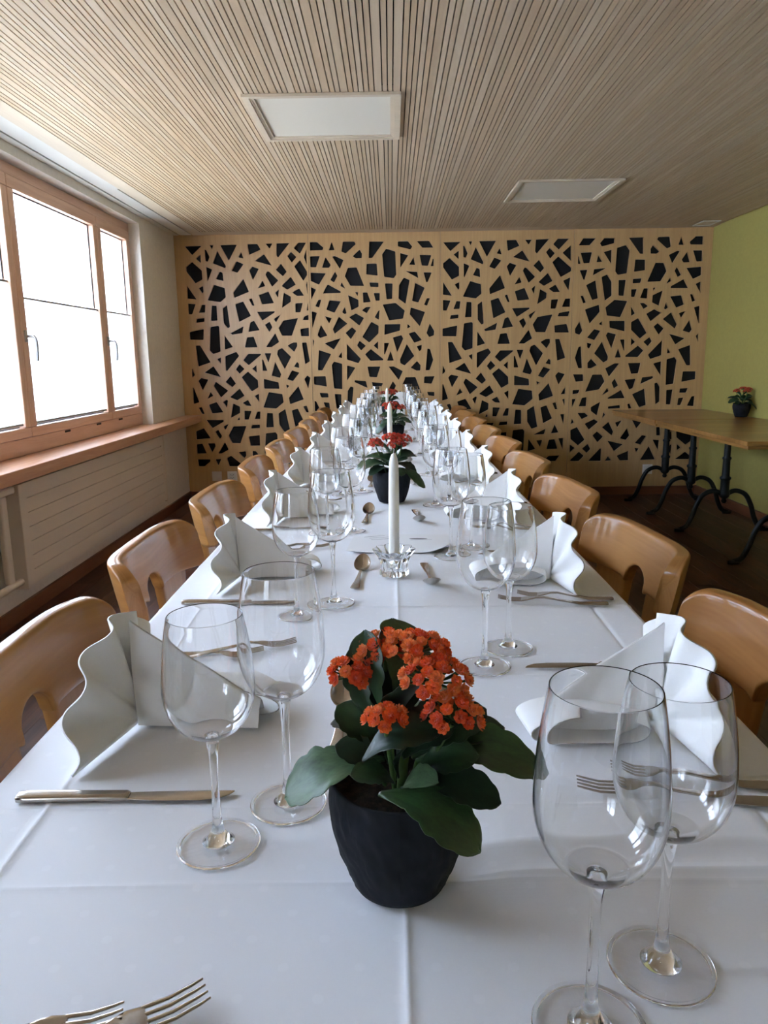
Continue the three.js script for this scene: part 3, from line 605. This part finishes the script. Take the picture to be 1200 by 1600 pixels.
function spoonParts() {
  const yp = (x) => 0.0025 + 0.0035 * Math.exp(-(((x - 0.115) / 0.04) ** 2)) - Math.max(0, x - 0.125) * 0.05 + (x < 0.04 ? (0.04 - x) * 0.04 : 0);
  const handle = loft([[0, 0.007, 0.001], [0.003, 0.0096, 0.0014], [0.02, 0.0095, 0.0015], [0.05, 0.0068, 0.0016], [0.09, 0.0038, 0.0019], [0.12, 0.0033, 0.002], [0.138, 0.0046, 0.0014]].map(([x, w, h]) => ({ x, y: yp(x), w, h })), 12, 0.6);
  const bowl = shell((u, v) => {                           // the bowl tips up towards its point
    const a = u * 2 * Math.PI, r = Math.max(v, 0.02), cx = 0.166, px = Math.cos(a), pz = Math.sin(a);
    return [cx + px * 0.0285 * r, 0.0135 - 0.0085 * (1 - r * r) + 0.0125 * px * r, pz * (0.0182 - 0.0022 * px) * r];
  }, 28, 9, 0.0012);
  return { handle, bowl };
}
const FORK = [forkParts(0.205), forkParts(0.182)], KNIFE = knifeParts(), SPOON = spoonParts();
const cut0 = {};
// laid so that the handle's end is at (x0, z0) and the tip points to (x1, z1)
function cutlery(kind, side, x0, z0, x1, z1, extra = '') {
  const k = cnt(kind + extra + side), where = `${ORD[k]} from the camera on the ${side < 0 ? 'window' : 'right'} side`;
  const text = { knife: 'steel table knife lying beside the napkin, ', fork: extra === 'small' ? 'shorter steel fork of the pair, ' : 'longer steel fork of the pair, ', spoon: 'steel dessert spoon lying near the table centre, ' }[kind] + where;
  const key = kind + extra, name = { knife: 'table_knife', fork: 'table_fork', spoon: 'dessert_spoon' }[kind];
  let o;
  if (cut0[key]) { o = cut0[key].clone(); o.name = numbered(name); scene.add(o); } else {
    o = cut0[key] = thing(name, '', kind);
    const p = kind === 'knife' ? KNIFE : kind === 'spoon' ? SPOON : FORK[extra === 'small' ? 1 : 0];
    for (const part of Object.keys(p)) mesh(part === 'head' ? 'tines' : part, p[part], M.steel, o);
  }
  o.position.set(x0, Math.max(onCloth(x0, z0), onCloth(x1, z1), onCloth((x0 + x1) / 2, (z0 + z1) / 2)) + 0.0003, z0);
  o.rotation.y = Math.atan2(-(z1 - z0), x1 - x0);
  tag(o, text, kind, `${extra ? extra + ' ' : ''}${kind}s on the ${side < 0 ? 'window' : 'right'} side`);
}

// ---------------------------------------------------------------- fan-folded napkins
const napkinParts = (() => {
  const Rr = 0.143, px = 0;
  const fan = shell((u, v) => {                            // half disc of pleats facing the diner (-x)
    const th = u * Math.PI, r = lerp(0.006, Rr, v), n = 5.6;
    const w = Math.sin((th - Math.PI / 2) * 2 * n + Math.PI / 2), tri = w * (1.15 - 0.15 * w * w);
    const A = 0.0098 * Math.min(1, v * 1.15), lean = 0.02 * v * Math.sin(th) + 0.026 * v * Math.abs(Math.cos(th)) ** 1.5;
    return [px - lean - A * tri, 0.0035 + r * Math.sin(th) * 0.93 + 0.004 * (1 - Math.abs(Math.cos(th))), r * Math.cos(th) * 0.98];
  }, 132, 9, 0.0032);
  // tent-like tail behind the fan: ridge falls from the fan's top to the table
  const side = (s) => shell((u, v) => {
    const x = lerp(0.002, 0.155, u), top = lerp(0.135, 0.03, u ** 0.95), y = lerp(0.003, top, v);
    return [x - 0.008 * (1 - u) * v, y, s * (0.017 * (1 - v) * (1 + 0.4 * u) + 0.004 * Math.sin(u * 5 + v * 3) * v * (1 - v) * 4 + 0.0012)];
  }, 18, 12, 0.002);
  // folded band: a flattened loop open to one side
  const band = shell((u, v) => {
    const a = u * 2 * Math.PI, c = Math.cos(a), q = Math.sin(a), hw = 0.084 - 0.008 * v;
    return [0.094 + hw * Math.sign(c) * Math.abs(c) ** 0.8, 0.0195 + 0.017 * Math.sign(q) * Math.abs(q) ** 0.9 + 0.003 * Math.sin(c * 3 + v), lerp(0.0, -0.058, v)];
  }, 48, 5, 0.002);
  return { fan, tail: join([side(1), side(-1)]), band };
})();
let nap0 = null;
function napkin(side, z, turn, s) {
  const k = cnt('n' + side), label = `white fan-folded cloth napkin, ${ORD[k]} from the camera on the ${side < 0 ? 'window' : 'right'} side`, group = `napkins on the ${side < 0 ? 'window' : 'right'} side`;
  const x = side * 0.331;
  const pos = [x, onCloth(x, z) + 0.0012, z], rot = (side < 0 ? 0 : Math.PI) + turn;
  if (!nap0) {
    nap0 = thing('folded_napkin', label, 'napkin', group, pos, rot);
    mesh('pleated_fan', napkinParts.fan, M.napkin, nap0); mesh('folded_tail', napkinParts.tail, M.napkin, nap0); mesh('folded_band', napkinParts.band, M.napkin, nap0);
    nap0.scale.setScalar(s);
  } else copyOf(nap0, 'folded_napkin', pos, rot, label, group, 'napkin').scale.setScalar(s);
}

// ---------------------------------------------------------------- the place settings, nine to a side
const CL = [-0.24, -0.925, -1.59, -2.215, -2.83, -3.47, -4.11, -4.75, -5.39, -6.0], CR = [-0.262, -0.9, -1.553, -2.19, -2.83, -3.47, -4.11, -4.75, -5.39, -6.0];
{
  const r = rng(404), j = (a) => (r() - 0.5) * 2 * a;
  CL.forEach((c, k) => {
    const f = k < 4 ? 0.2 : 1;
    if (!k) {                                              // only the forks of the nearest window-side place are in view
      cutlery('fork', -1, -0.318, -0.372, -0.147, -0.470, 'large');
      cutlery('fork', -1, -0.372, -0.412, -0.204, -0.450, 'small');
      return;
    }
    cutlery('fork', -1, -0.355 + j(0.006), c - 0.205, -0.152 + j(0.006) * f, c - 0.247 + j(0.005), 'large');
    cutlery('fork', -1, -0.385 + j(0.006), c - 0.178, -0.209 + j(0.006) * f, c - 0.212 + j(0.005), 'small');
    cutlery('knife', -1, -0.409 + j(0.01) * f, c + 0.192 + j(0.006), -0.176 + j(0.006) * f, c + 0.19 + j(0.006));
    napkin(-1, c + 0.005 + j(0.004), j(0.05) + 0.02, 1 + j(0.03));
    const gx = j(0.007) * f, gz = j(0.012) * f;
    wineGlass(-1, 1, -0.172 + gx, c + 0.268 + gz);
    wineGlass(-1, 0, -0.113 + gx, c + 0.2 + gz);
    cutlery('spoon', -1, -0.074 + j(0.006), c + 0.108 + j(0.01), -0.07 + j(0.006), c - 0.09);
  });
  CR.forEach((c, k) => {
    const f = k < 4 ? 0.2 : 1;
    const gx = j(0.007) * f, gz = j(0.012) * f;
    wineGlass(1, 0, k ? 0.137 + gx : 0.134, k ? c - 0.181 + gz : -0.449);
    wineGlass(1, 1, k ? 0.184 + gx : 0.203, k ? c - 0.256 + gz : -0.505);
    if (!k) return;
    cutlery('fork', 1, 0.4 + j(0.006), c + 0.19, 0.17 + j(0.006) * f, c + 0.152 + j(0.004), 'large');
    cutlery('fork', 1, 0.42 + j(0.006), c + 0.16, 0.216 + j(0.006) * f, c + 0.12 + j(0.004), 'small');
    cutlery('knife', 1, 0.43 + j(0.008) * f, c - 0.178 + j(0.005), 0.197 + j(0.006) * f, c - 0.18 + j(0.005));
    napkin(1, c + 0.003 + j(0.004), j(0.05), 1 + j(0.03));
    cutlery('spoon', 1, 0.073 + j(0.006), c - 0.108 + j(0.01), 0.082 + j(0.006), c + 0.07);
  });
}
// ---------------------------------------------------------------- flowering kalanchoe in black pots
M.pot = new THREE.MeshPhysicalMaterial({ map: grainyTex(81, [24, 25, 29], 0.5, 30, [1, 1]), roughness: 0.75, specularIntensity: 0.35 });
M.soil = new THREE.MeshStandardMaterial({ map: grainyTex(83, [46, 36, 28], 0.9, 40, [8, 8]), roughness: 1 });
M.leaf = [[42, 68, 38], [56, 86, 48], [80, 108, 74], [32, 54, 33]].map((c, i) => new THREE.MeshPhysicalMaterial({ map: grainyTex(85 + i, c, 0.25, 8, [1, 1]), roughness: 0.42, transmission: 0.12, thickness: 0 }));
M.stem = new THREE.MeshStandardMaterial({ color: 0x4f6b35, roughness: 0.6 });
M.petal = [0xff8436, 0xfa742c, 0xffa054, 0xf2682e].map((c) => new THREE.MeshPhysicalMaterial({ color: c, roughness: 0.85, transmission: 0.45, thickness: 0 }));
M.petalRed = [0xe4502a, 0xd84424, 0xee6232].map((c) => new THREE.MeshPhysicalMaterial({ color: c, roughness: 0.85, transmission: 0.45, thickness: 0 }));
const potGeo = (() => {
  const n = noise2(91), n2 = noise2(92), prof = [];
  for (const [r, y] of [[0.036, 0.0], [0.041, 0.001], [0.0435, 0.006]]) prof.push([r, y]);
  for (let i = 1; i <= 26; i++) { const t = i / 26; prof.push([0.0435 + 0.0185 * Math.sin(Math.min(1, t / 0.8) * Math.PI / 2) ** 1.1 - 0.0025 * Math.max(0, (t - 0.8) / 0.2) ** 1.5, 0.006 + t * 0.095]); }
  prof.push([0.0585, 0.1022], [0.056, 0.1015], [0.0555, 0.098], [0.056, 0.08], [0.0005, 0.08]);
  const g = lathe(prof, 120), p = g.attributes.position;
  for (let i = 0; i < p.count; i++) {
    const x = p.getX(i), y = p.getY(i), z = p.getZ(i), r = Math.hypot(x, z), a = Math.abs(Math.atan2(z, x));
    if (r < 0.042 || y < 0.004 || y > 0.1005 || r < 0.0565 && y > 0.07) continue;
    const d = 0.0022 * (n(a * 14, y * 60 + 3) - 0.5) + 0.0016 * (n2(a * 30, y * 140) - 0.5);
    p.setX(i, x * (1 + d / r)); p.setZ(i, z * (1 + d / r));
  }
  g.computeVertexNormals();
  return uvMetres(g, 'y');
})();
const soilGeo = (() => { const n = noise2(95); return grid((u, v) => { const a = u * 2 * Math.PI, r = v * 0.0553; return [Math.cos(a) * r, 0.0885 + 0.006 * (n(Math.cos(a) * r * 180 + 50, Math.sin(a) * r * 180 + 50) - 0.3) - 0.002 * v, Math.sin(a) * r]; }, 48, 9, (u, v, p) => [p[0], p[2]], true); })();
// a fleshy scalloped leaf of unit length along +x
function leafGeo(width, droop, cup, seed, twist = 0) {
  const r = rng(seed), ph = r() * 0.5, lobes = 5.5 + r();
  return shell((u, v) => {
    const t = v, s = u * 2 - 1;
    const out = (0.10 + 0.9 * Math.min(1, t / 0.6) ** 1.1) * (t < 0.62 ? 1 : Math.sqrt(Math.max(0.0016, 1 - ((t - 0.62) / 0.38) ** 2.4)));
    const tooth = t > 0.28 ? Math.abs(Math.sin(t * lobes * Math.PI + ph)) ** 0.6 - 0.75 : 0;
    const w = width * 0.5 * out * (1 + 0.15 * tooth * Math.abs(s) ** 4);
    const tw = twist * t, z = s * w, lift = cup * s * s * w * 1.2 + 0.008 * Math.sin(t * 9 + s * 4 + ph) * Math.abs(s);
    return [t - 0.08 * droop * t * t, -droop * t * t * 0.6 + 0.12 * Math.sin(t * Math.PI) + lift * Math.cos(tw) + z * Math.sin(tw), z * Math.cos(tw) - lift * Math.sin(tw)];
  }, 12, 40, (u, v) => 0.03 * (1 - Math.abs(u * 2 - 1) ** 3 * 0.75));
}
const LEAVES = [leafGeo(0.5, 0.3, 0.22, 1), leafGeo(0.62, 0.35, 0.12, 2, 0.15), leafGeo(0.38, 0.15, 0.4, 3, -0.2), leafGeo(0.6, 0.3, 0.3, 4), leafGeo(0.42, 0.5, -0.1, 5, 0.15)];
function florets(seed) {                                    // small double rosette about 15 mm across, facing +y
  const r = rng(seed), list = [];
  const petal = (len, wid, tilt, az) => {
    const g = grid((u, v) => { const s = u * 2 - 1, w = wid * Math.sqrt(Math.max(0.03, 1 - (v * 1.5 - 0.55) ** 2)); return [v * len, 0.25 * len * v * v - 0.12 * len * s * s * v, s * w]; }, 2, 4);
    g.rotateZ(tilt); g.rotateY(az); return g;
  };
  for (const [n, len, wid, tilt, y] of [[7, 0.0066, 0.0027, 0.22, 0], [7, 0.006, 0.0025, 0.55, 0.0006], [6, 0.005, 0.0022, 0.9, 0.0012], [4, 0.0038, 0.0018, 1.2, 0.0018]])
    for (let k = 0; k < n; k++) { const g = petal(len, wid, tilt + (r() - 0.5) * 0.2, (k / n) * 2 * Math.PI + r() * 0.4 + n); g.translate(0, y, 0); list.push(g); }
  return join(list);
}
const FLORETS = [florets(1), florets(2), florets(3)];
const UP = new THREE.Vector3(0, 1, 0);
function aim(o, from, to, roll = 0, len) {                 // unit leaf along +x laid from one point to another
  const d = new THREE.Vector3(...to).sub(new THREE.Vector3(...from)), L = len ?? d.length(); d.normalize();
  const side = new THREE.Vector3().crossVectors(d, UP); if (side.lengthSq() < 0.02) side.set(0, 0, 1); side.normalize();
  const up = new THREE.Vector3().crossVectors(side, d).applyAxisAngle(d, roll); side.crossVectors(d, up);
  o.matrix.makeBasis(d, up, side).setPosition(...from); o.matrix.decompose(o.position, o.quaternion, o.scale); o.scale.set(L, L, L);
}
function plant(label, group, pos, spec, seed, petals) {
  const t = thing('potted_kalanchoe', label, 'potted plant', group, [pos[0], pos[1] + 0.0004, pos[2]]), r = rng(seed);
  mesh('pot', potGeo, M.pot, t); mesh('soil', soilGeo, M.soil, t);
  for (const [f, to, kind, tone, roll] of spec.leaves) { const o = mesh('leaf', LEAVES[kind], M.leaf[tone], t); aim(o, f, to, roll ?? 0); }
  spec.clusters.forEach(([c, rad, n, from]) => {
    const cv = new THREE.Vector3(...c);
    mesh('flower_stem', tube([from ?? [c[0] * 0.3, 0.088, c[2] * 0.3], [c[0] * 0.75, (0.088 + c[1]) / 2 + 0.01, c[2] * 0.75], [c[0], c[1] - 0.004, c[2]]], 0.0021, 10, 7), M.stem, t);
    const stalks = [];
    for (let k = 0; k < n; k++) {
      const a = k * 2.39996 + r() * 0.4, el = Math.acos(1 - ((k + 0.5) / n) * (spec.full ?? 1.1)), d = new THREE.Vector3(Math.sin(el) * Math.cos(a), Math.cos(el), Math.sin(el) * Math.sin(a));
      const p = cv.clone().add(new THREE.Vector3(d.x * rad[0], d.y * rad[1], d.z * rad[2])), up = d.clone().lerp(UP, 0.25).normalize();
      const o = mesh('floret', FLORETS[k % 3], petals[Math.floor(r() * petals.length)], t);
      o.position.copy(p); o.quaternion.setFromUnitVectors(UP, up); o.rotateY(r() * 6); o.scale.setScalar((spec.size ?? 1) * (0.92 + r() * 0.3));
      stalks.push(tube([c, [(c[0] + p.x) / 2, (c[1] + p.y) / 2 - 0.001, (c[2] + p.z) / 2], [p.x, p.y, p.z]], 0.0009, 4, 5));
    }
    mesh('floret_stalks', join(stalks), M.stem, t);
  });
  mesh('main_stem', tube([[0.002, 0.08, 0], [0.004, 0.12, -0.002], [0.0, 0.165, -0.004]], 0.0045, 10, 8), M.stem, t);
  return t;
}
const SPEC1 = {
  leaves: [
    [[-0.012, 0.124, 0.012], [-0.102, 0.104, 0.024], 0, 2, -0.45],
    [[-0.012, 0.13, -0.01], [-0.032, 0.224, -0.028], 2, 0, -1.2],
    [[-0.008, 0.118, 0.01], [0.012, 0.196, -0.004], 3, 3, -1.2],
    [[-0.03, 0.13, 0.026], [0.03, 0.168, 0.03], 3, 3, 0.35],
    [[0.002, 0.104, 0.03], [0.026, 0.134, 0.055], 3, 2, 0.4],
    [[-0.016, 0.106, 0.036], [0.066, 0.094, 0.076], 1, 1, 0.2],
    [[0.016, 0.118, 0.004], [0.124, 0.128, 0.016], 0, 1, 0.25],
    [[0.02, 0.112, -0.006], [0.092, 0.146, -0.02], 0, 3, 0.3],
    [[0.012, 0.104, 0.02], [0.082, 0.112, 0.046], 0, 3, 0.4],
    [[0.0, 0.15, -0.02], [0.004, 0.228, -0.06], 3, 2, 0.6],
    [[-0.014, 0.112, 0.01], [-0.05, 0.142, 0.016], 3, 3, -0.7],
    [[-0.016, 0.124, -0.002], [-0.05, 0.166, -0.006], 3, 0, -0.8],
    [[-0.01, 0.112, -0.02], [-0.06, 0.134, -0.06], 0, 0, -0.2],
    [[0.006, 0.112, -0.02], [0.03, 0.14, -0.085], 3, 0, 0],
    [[0.012, 0.12, 0.004], [0.072, 0.168, 0.0], 0, 0, 0.7],
    [[0.004, 0.125, 0.012], [0.046, 0.176, 0.016], 3, 3, 0.9],
    [[-0.006, 0.125, -0.004], [-0.006, 0.196, -0.03], 3, 3, 0.3],
    [[-0.004, 0.108, 0.024], [-0.036, 0.13, 0.04], 3, 0, -0.5],
    [[0.014, 0.112, 0.016], [0.062, 0.142, 0.03], 3, 0, 0.6],
    [[0.0, 0.112, 0.022], [0.012, 0.16, 0.026], 3, 3, 0.2],
  ],
  clusters: [
    [[-0.012, 0.205, -0.036], [0.025, 0.012, 0.018], 20],
    [[0.016, 0.205, -0.026], [0.027, 0.015, 0.022], 27],
    [[-0.040, 0.188, -0.016], [0.018, 0.014, 0.014], 17],
    [[-0.011, 0.168, 0.028], [0.015, 0.009, 0.010], 12],
    [[0.032, 0.19, 0.004], [0.027, 0.018, 0.021], 30],
    [[0.045, 0.166, 0.024], [0.021, 0.02, 0.016], 22],
  ],
};
plant('orange flowering kalanchoe in a ribbed black pot, nearest the camera', 'flowering plants along the table centre', [0.003, restOn(0.003, -0.606, 0.043), -0.606], SPEC1, 11, M.petal);
const SPEC2 = {
  leaves: [
    [[-0.008, 0.12, 0.01], [-0.11, 0.122, 0.03], 0, 0, -0.4], [[0.012, 0.11, 0.012], [0.114, 0.078, 0.05], 4, 0, 0.4], [[0.01, 0.125, 0], [0.082, 0.104, 0.02], 0, 3, 0.5],
    [[-0.01, 0.13, 0.006], [-0.06, 0.16, 0.012], 3, 1, -0.6], [[0.01, 0.135, 0.004], [0.068, 0.165, 0.006], 3, 0, 0.6], [[0, 0.12, 0.012], [-0.02, 0.15, 0.07], 3, 0, 0],
    [[0, 0.105, 0.015], [0.03, 0.112, 0.085], 1, 0, 0.1], [[-0.01, 0.12, -0.01], [-0.085, 0.155, -0.04], 0, 0, -0.3], [[0.01, 0.12, -0.01], [0.08, 0.155, -0.05], 3, 0, 0.3],
    [[0, 0.13, -0.01], [-0.04, 0.195, -0.03], 2, 1, 0.5], [[0, 0.13, -0.01], [0.045, 0.195, -0.02], 3, 0, -0.5], [[-0.01, 0.11, 0.01], [-0.07, 0.108, 0.06], 0, 3, -0.3], [[0, 0.12, -0.01], [0.0, 0.15, -0.09], 3, 0, 0],
    [[-0.004, 0.11, 0.02], [-0.012, 0.168, 0.034], 3, 0, 0.2], [[0.01, 0.112, 0.018], [0.045, 0.152, 0.034], 3, 3, 0.5],
  ],
  clusters: [[[0.004, 0.205, 0.004], [0.03, 0.016, 0.024], 26], [[0.036, 0.2, 0.006], [0.026, 0.017, 0.02], 22], [[0.018, 0.186, 0.026], [0.027, 0.016, 0.014], 20], [[-0.05, 0.186, 0.01], [0.021, 0.019, 0.017], 22]],
};
plant('red-orange kalanchoe in a black pot, standing just behind the front candle', 'flowering plants along the table centre', [0.0, restOn(0, -2.437, 0.043), -2.437], SPEC2, 21, M.petalRed);
const mirrorX = (s, f) => ({ leaves: s.leaves.map(([a, b, k, tn, ro]) => [[-a[0], a[1], a[2]], [-b[0] * f, b[1], b[2]], k, tn, -(ro ?? 0)]), clusters: s.clusters.map(([c, rad, n]) => [[-c[0] * f, c[1], c[2]], rad, n]) });
plant('red-orange kalanchoe in a black pot, third plant down the table behind the middle candle', 'flowering plants along the table centre', [0.012, restOn(0.012, -4.25, 0.043), -4.25], mirrorX(SPEC2, 0.9), 31, M.petalRed);
plant('red-orange kalanchoe in a black pot at the table end, before the white card', 'flowering plants along the table centre', [-0.012, restOn(-0.012, -6.02, 0.043), -6.02], SPEC2, 41, M.petalRed);

// ---------------------------------------------------------------- candles in lobed crystal holders
const holderGeo = (() => {
  const prof = [[0.0005, 0], [0.024, 0], [0.0285, 0.002], [0.0285, 0.008], [0.026, 0.016], [0.0275, 0.03], [0.033, 0.044], [0.0395, 0.053], [0.042, 0.0575], [0.041, 0.059], [0.037, 0.056], [0.028, 0.047], [0.02, 0.041], [0.0125, 0.0405], [0.0118, 0.038], [0.0118, 0.018], [0.0005, 0.0175]];
  const fine = []; prof.forEach((p, i) => { fine.push(p); const q = prof[i + 1]; if (q) fine.push([(p[0] + q[0]) / 2, (p[1] + q[1]) / 2]); });
  const g = lathe(fine, 96), p = g.attributes.position;
  for (let i = 0; i < p.count; i++) {
    const x = p.getX(i), z = p.getZ(i), r = Math.hypot(x, z), a = Math.atan2(z, x); if (r < 0.0135) continue;
    const k = 1 + 0.12 * Math.min(1, (r - 0.0135) / 0.015) * (Math.abs(Math.cos(a * 5)) - 0.5) * 2;
    p.setX(i, x * k); p.setZ(i, z * k);
  }
  g.computeVertexNormals(); return g;
})();
const candleGeo = lathe([[0.0005, 0.0], [0.0106, 0.0], [0.0112, 0.002], [0.0112, 0.15], [0.0106, 0.2], [0.0098, 0.222], [0.0078, 0.235], [0.0048, 0.2425], [0.002, 0.245], [0.0005, 0.2452]], 32);
const CANDLES = [[0.003, -1.578, 'white taper candle nearest the camera, in the front crystal holder', 'lobed clear crystal candle holder nearest the camera', 0.006], [-0.006, -3.42, 'white taper candle in the middle of the table, above the second plant', 'lobed crystal candle holder in the middle of the table', 0], [-0.026, -5.2, 'white taper candle farthest from the camera, before the last plant', 'lobed crystal candle holder farthest down the table', 0]];
CANDLES.forEach(([x, z, lc, lh, lean]) => {
  const y = restOn(x, z, 0.031);
  const h = mesh('candle_holder', holderGeo, M.glass); h.position.set(x, y, z); tag(h, lh, 'candle holder', 'crystal candle holders');
  const t = thing('taper_candle', lc, 'candle', 'white table candles', [x, y + 0.0188, z]); t.rotation.z = -lean;
  mesh('wax', candleGeo, M.candle, t);
  mesh('wick', tube([[0, 0.243, 0], [0.0003, 0.249, 0], [0.0012, 0.2545, 0.0004]], 0.0009, 6, 6), M.wick, t);
});

// ---------------------------------------------------------------- menu card and the card at the table's end
{
  const c = document.createElement('canvas'); c.width = 512; c.height = 384; const g = c.getContext('2d');
  g.fillStyle = '#e9e8e6'; g.fillRect(0, 0, 512, 384); g.strokeStyle = '#5d5856'; g.fillStyle = '#6d6866'; g.lineCap = 'round';
  g.lineWidth = 5; for (const [x0, y0, x1, y1] of [[62, 66, 165, 26], [92, 92, 190, 58], [104, 122, 206, 92], [190, 60, 250, 74]]) { g.beginPath(); g.moveTo(x0, y0); g.lineTo(x1, y1); g.stroke(); }
  g.lineWidth = 4; g.beginPath(); g.ellipse(350, 96, 48, 12, 0, 0, 7); g.fill(); g.beginPath(); g.moveTo(310, 126); g.lineTo(420, 112); g.stroke();
  const tx = new THREE.CanvasTexture(c); tx.colorSpace = THREE.SRGBColorSpace;
  const card = shell((u, v) => { const x = lerp(-0.125, 0.125, u), z = lerp(-0.095, 0.095, v), e = Math.max(0, (u - 0.7) / 0.3) * Math.max(0, (v - 0.55) / 0.45); return [x, 0.0012 + 0.022 * e * e + 0.004 * Math.max(0, (0.25 - u) / 0.25) * v, z]; }, 20, 16, -0.0008);
  const uvA = card.attributes.uv; for (let i = 0; i < uvA.count; i++) uvA.setY(i, 1 - uvA.getY(i));
  const o = mesh('menu_card', card, new THREE.MeshStandardMaterial({ map: tx, roughness: 0.7 })); o.position.set(0.018, restOn(0.018, -1.86, 0.125) + 0.0004, -1.86); o.rotation.y = -0.06;
  tag(o, 'white menu card with a lifted corner and faint cutlery print, behind the front candle', 'menu card');
}
{
  const t = thing('table_sign', 'plain white card standing at the far end of the table', 'sign', null, [-0.006, restOn(-0.006, -6.24, 0.05), -6.24]);
  mesh('card', box(-0.122, 0.122, 0.006, 0.19, -0.0015, 0.0015, 'x', 0.001).rotateX(-0.06), M.paper, t);
  mesh('foot', box(-0.05, 0.05, 0, 0.008, -0.03, 0.03, 'x', 0.002), M.paper, t);
}

// ---------------------------------------------------------------- bare wooden tables on iron pedestals by the right wall
function pedestalTable(z0, z1, x0, x1, legs, label) {
  const zc = (z0 + z1) / 2, t = thing('bistro_table', label, 'table', 'bare wooden tables by the right wall', [(x0 + x1) / 2, 0, zc]);
  const hx = (x1 - x0) / 2, hz = (z1 - z0) / 2;
  mesh('tabletop', box(-hx, hx, 0.722, 0.747, -hz, hz, 'x', 0.004, z0), M.oak, t);
  mesh('edge_band', join([box(-hx + 0.012, hx - 0.012, 0.703, 0.722, -hz + 0.012, -hz + 0.03, 'x'), box(-hx + 0.012, hx - 0.012, 0.703, 0.722, hz - 0.03, hz - 0.012, 'x'), box(-hx + 0.012, -hx + 0.03, 0.703, 0.722, -hz + 0.03, hz - 0.03, 'z'), box(hx - 0.03, hx - 0.012, 0.703, 0.722, -hz + 0.03, hz - 0.03, 'z')]), M.oak, t);
  for (const lz of legs) {
    const col = lathe([[0.0005, 0.2], [0.012, 0.2], [0.02, 0.215], [0.014, 0.23], [0.033, 0.245], [0.036, 0.27], [0.03, 0.29], [0.03, 0.36], [0.037, 0.368], [0.037, 0.38], [0.026, 0.388], [0.024, 0.5], [0.03, 0.506], [0.03, 0.516], [0.022, 0.522], [0.021, 0.69], [0.03, 0.7], [0.03, 0.703], [0.0005, 0.703]], 24);
    const feet = [];
    for (const s of [-1, 1]) feet.push(tube([[s * 0.01, 0.26, 0], [s * 0.07, 0.285, 0], [s * 0.14, 0.262, 0], [s * 0.185, 0.19, 0], [s * 0.215, 0.1, 0], [s * 0.25, 0.035, 0], [s * 0.29, 0.016, 0]], 0.0165, 28, 10), loft([{ x: 0, y: 0.011, w: 0.012, h: 0.011 }, { x: 0.02, y: 0.0115, w: 0.022, h: 0.0115 }, { x: 0.05, y: 0.012, w: 0.022, h: 0.012 }, { x: 0.065, y: 0.012, w: 0.01, h: 0.01 }], 10).rotateY(s > 0 ? 0 : Math.PI).translate(s * 0.26, 0, 0));
    const p = mesh('pedestal', col, M.iron, t); p.position.z = lz - zc;
    const f = mesh('foot', join(feet), M.iron, t); f.position.z = lz - zc;
    const pl = mesh('mounting_plate', box(-0.25, 0.25, 0.699, 0.7025, -0.03, 0.03, 'x'), M.iron, t); pl.position.z = lz - zc;
  }
}
pedestalTable(-6.575, -5.492, 1.9, 2.672, [-6.3, -5.74], 'wooden table on black iron pedestals in the far right corner');
pedestalTable(-5.48, -4.05, 1.9, 2.672, [-5.15, -4.3], 'wooden table on black iron pedestals, nearer one by the right wall');
plant('small orange kalanchoe in a black pot on the wooden table by the green wall', null, [2.6, 0.7475, -5.68], { ...SPEC2, full: 0.9 }, 51, M.petalRed).scale.set(1.0, 0.98, 1.0);

renderer.render(scene, camera);
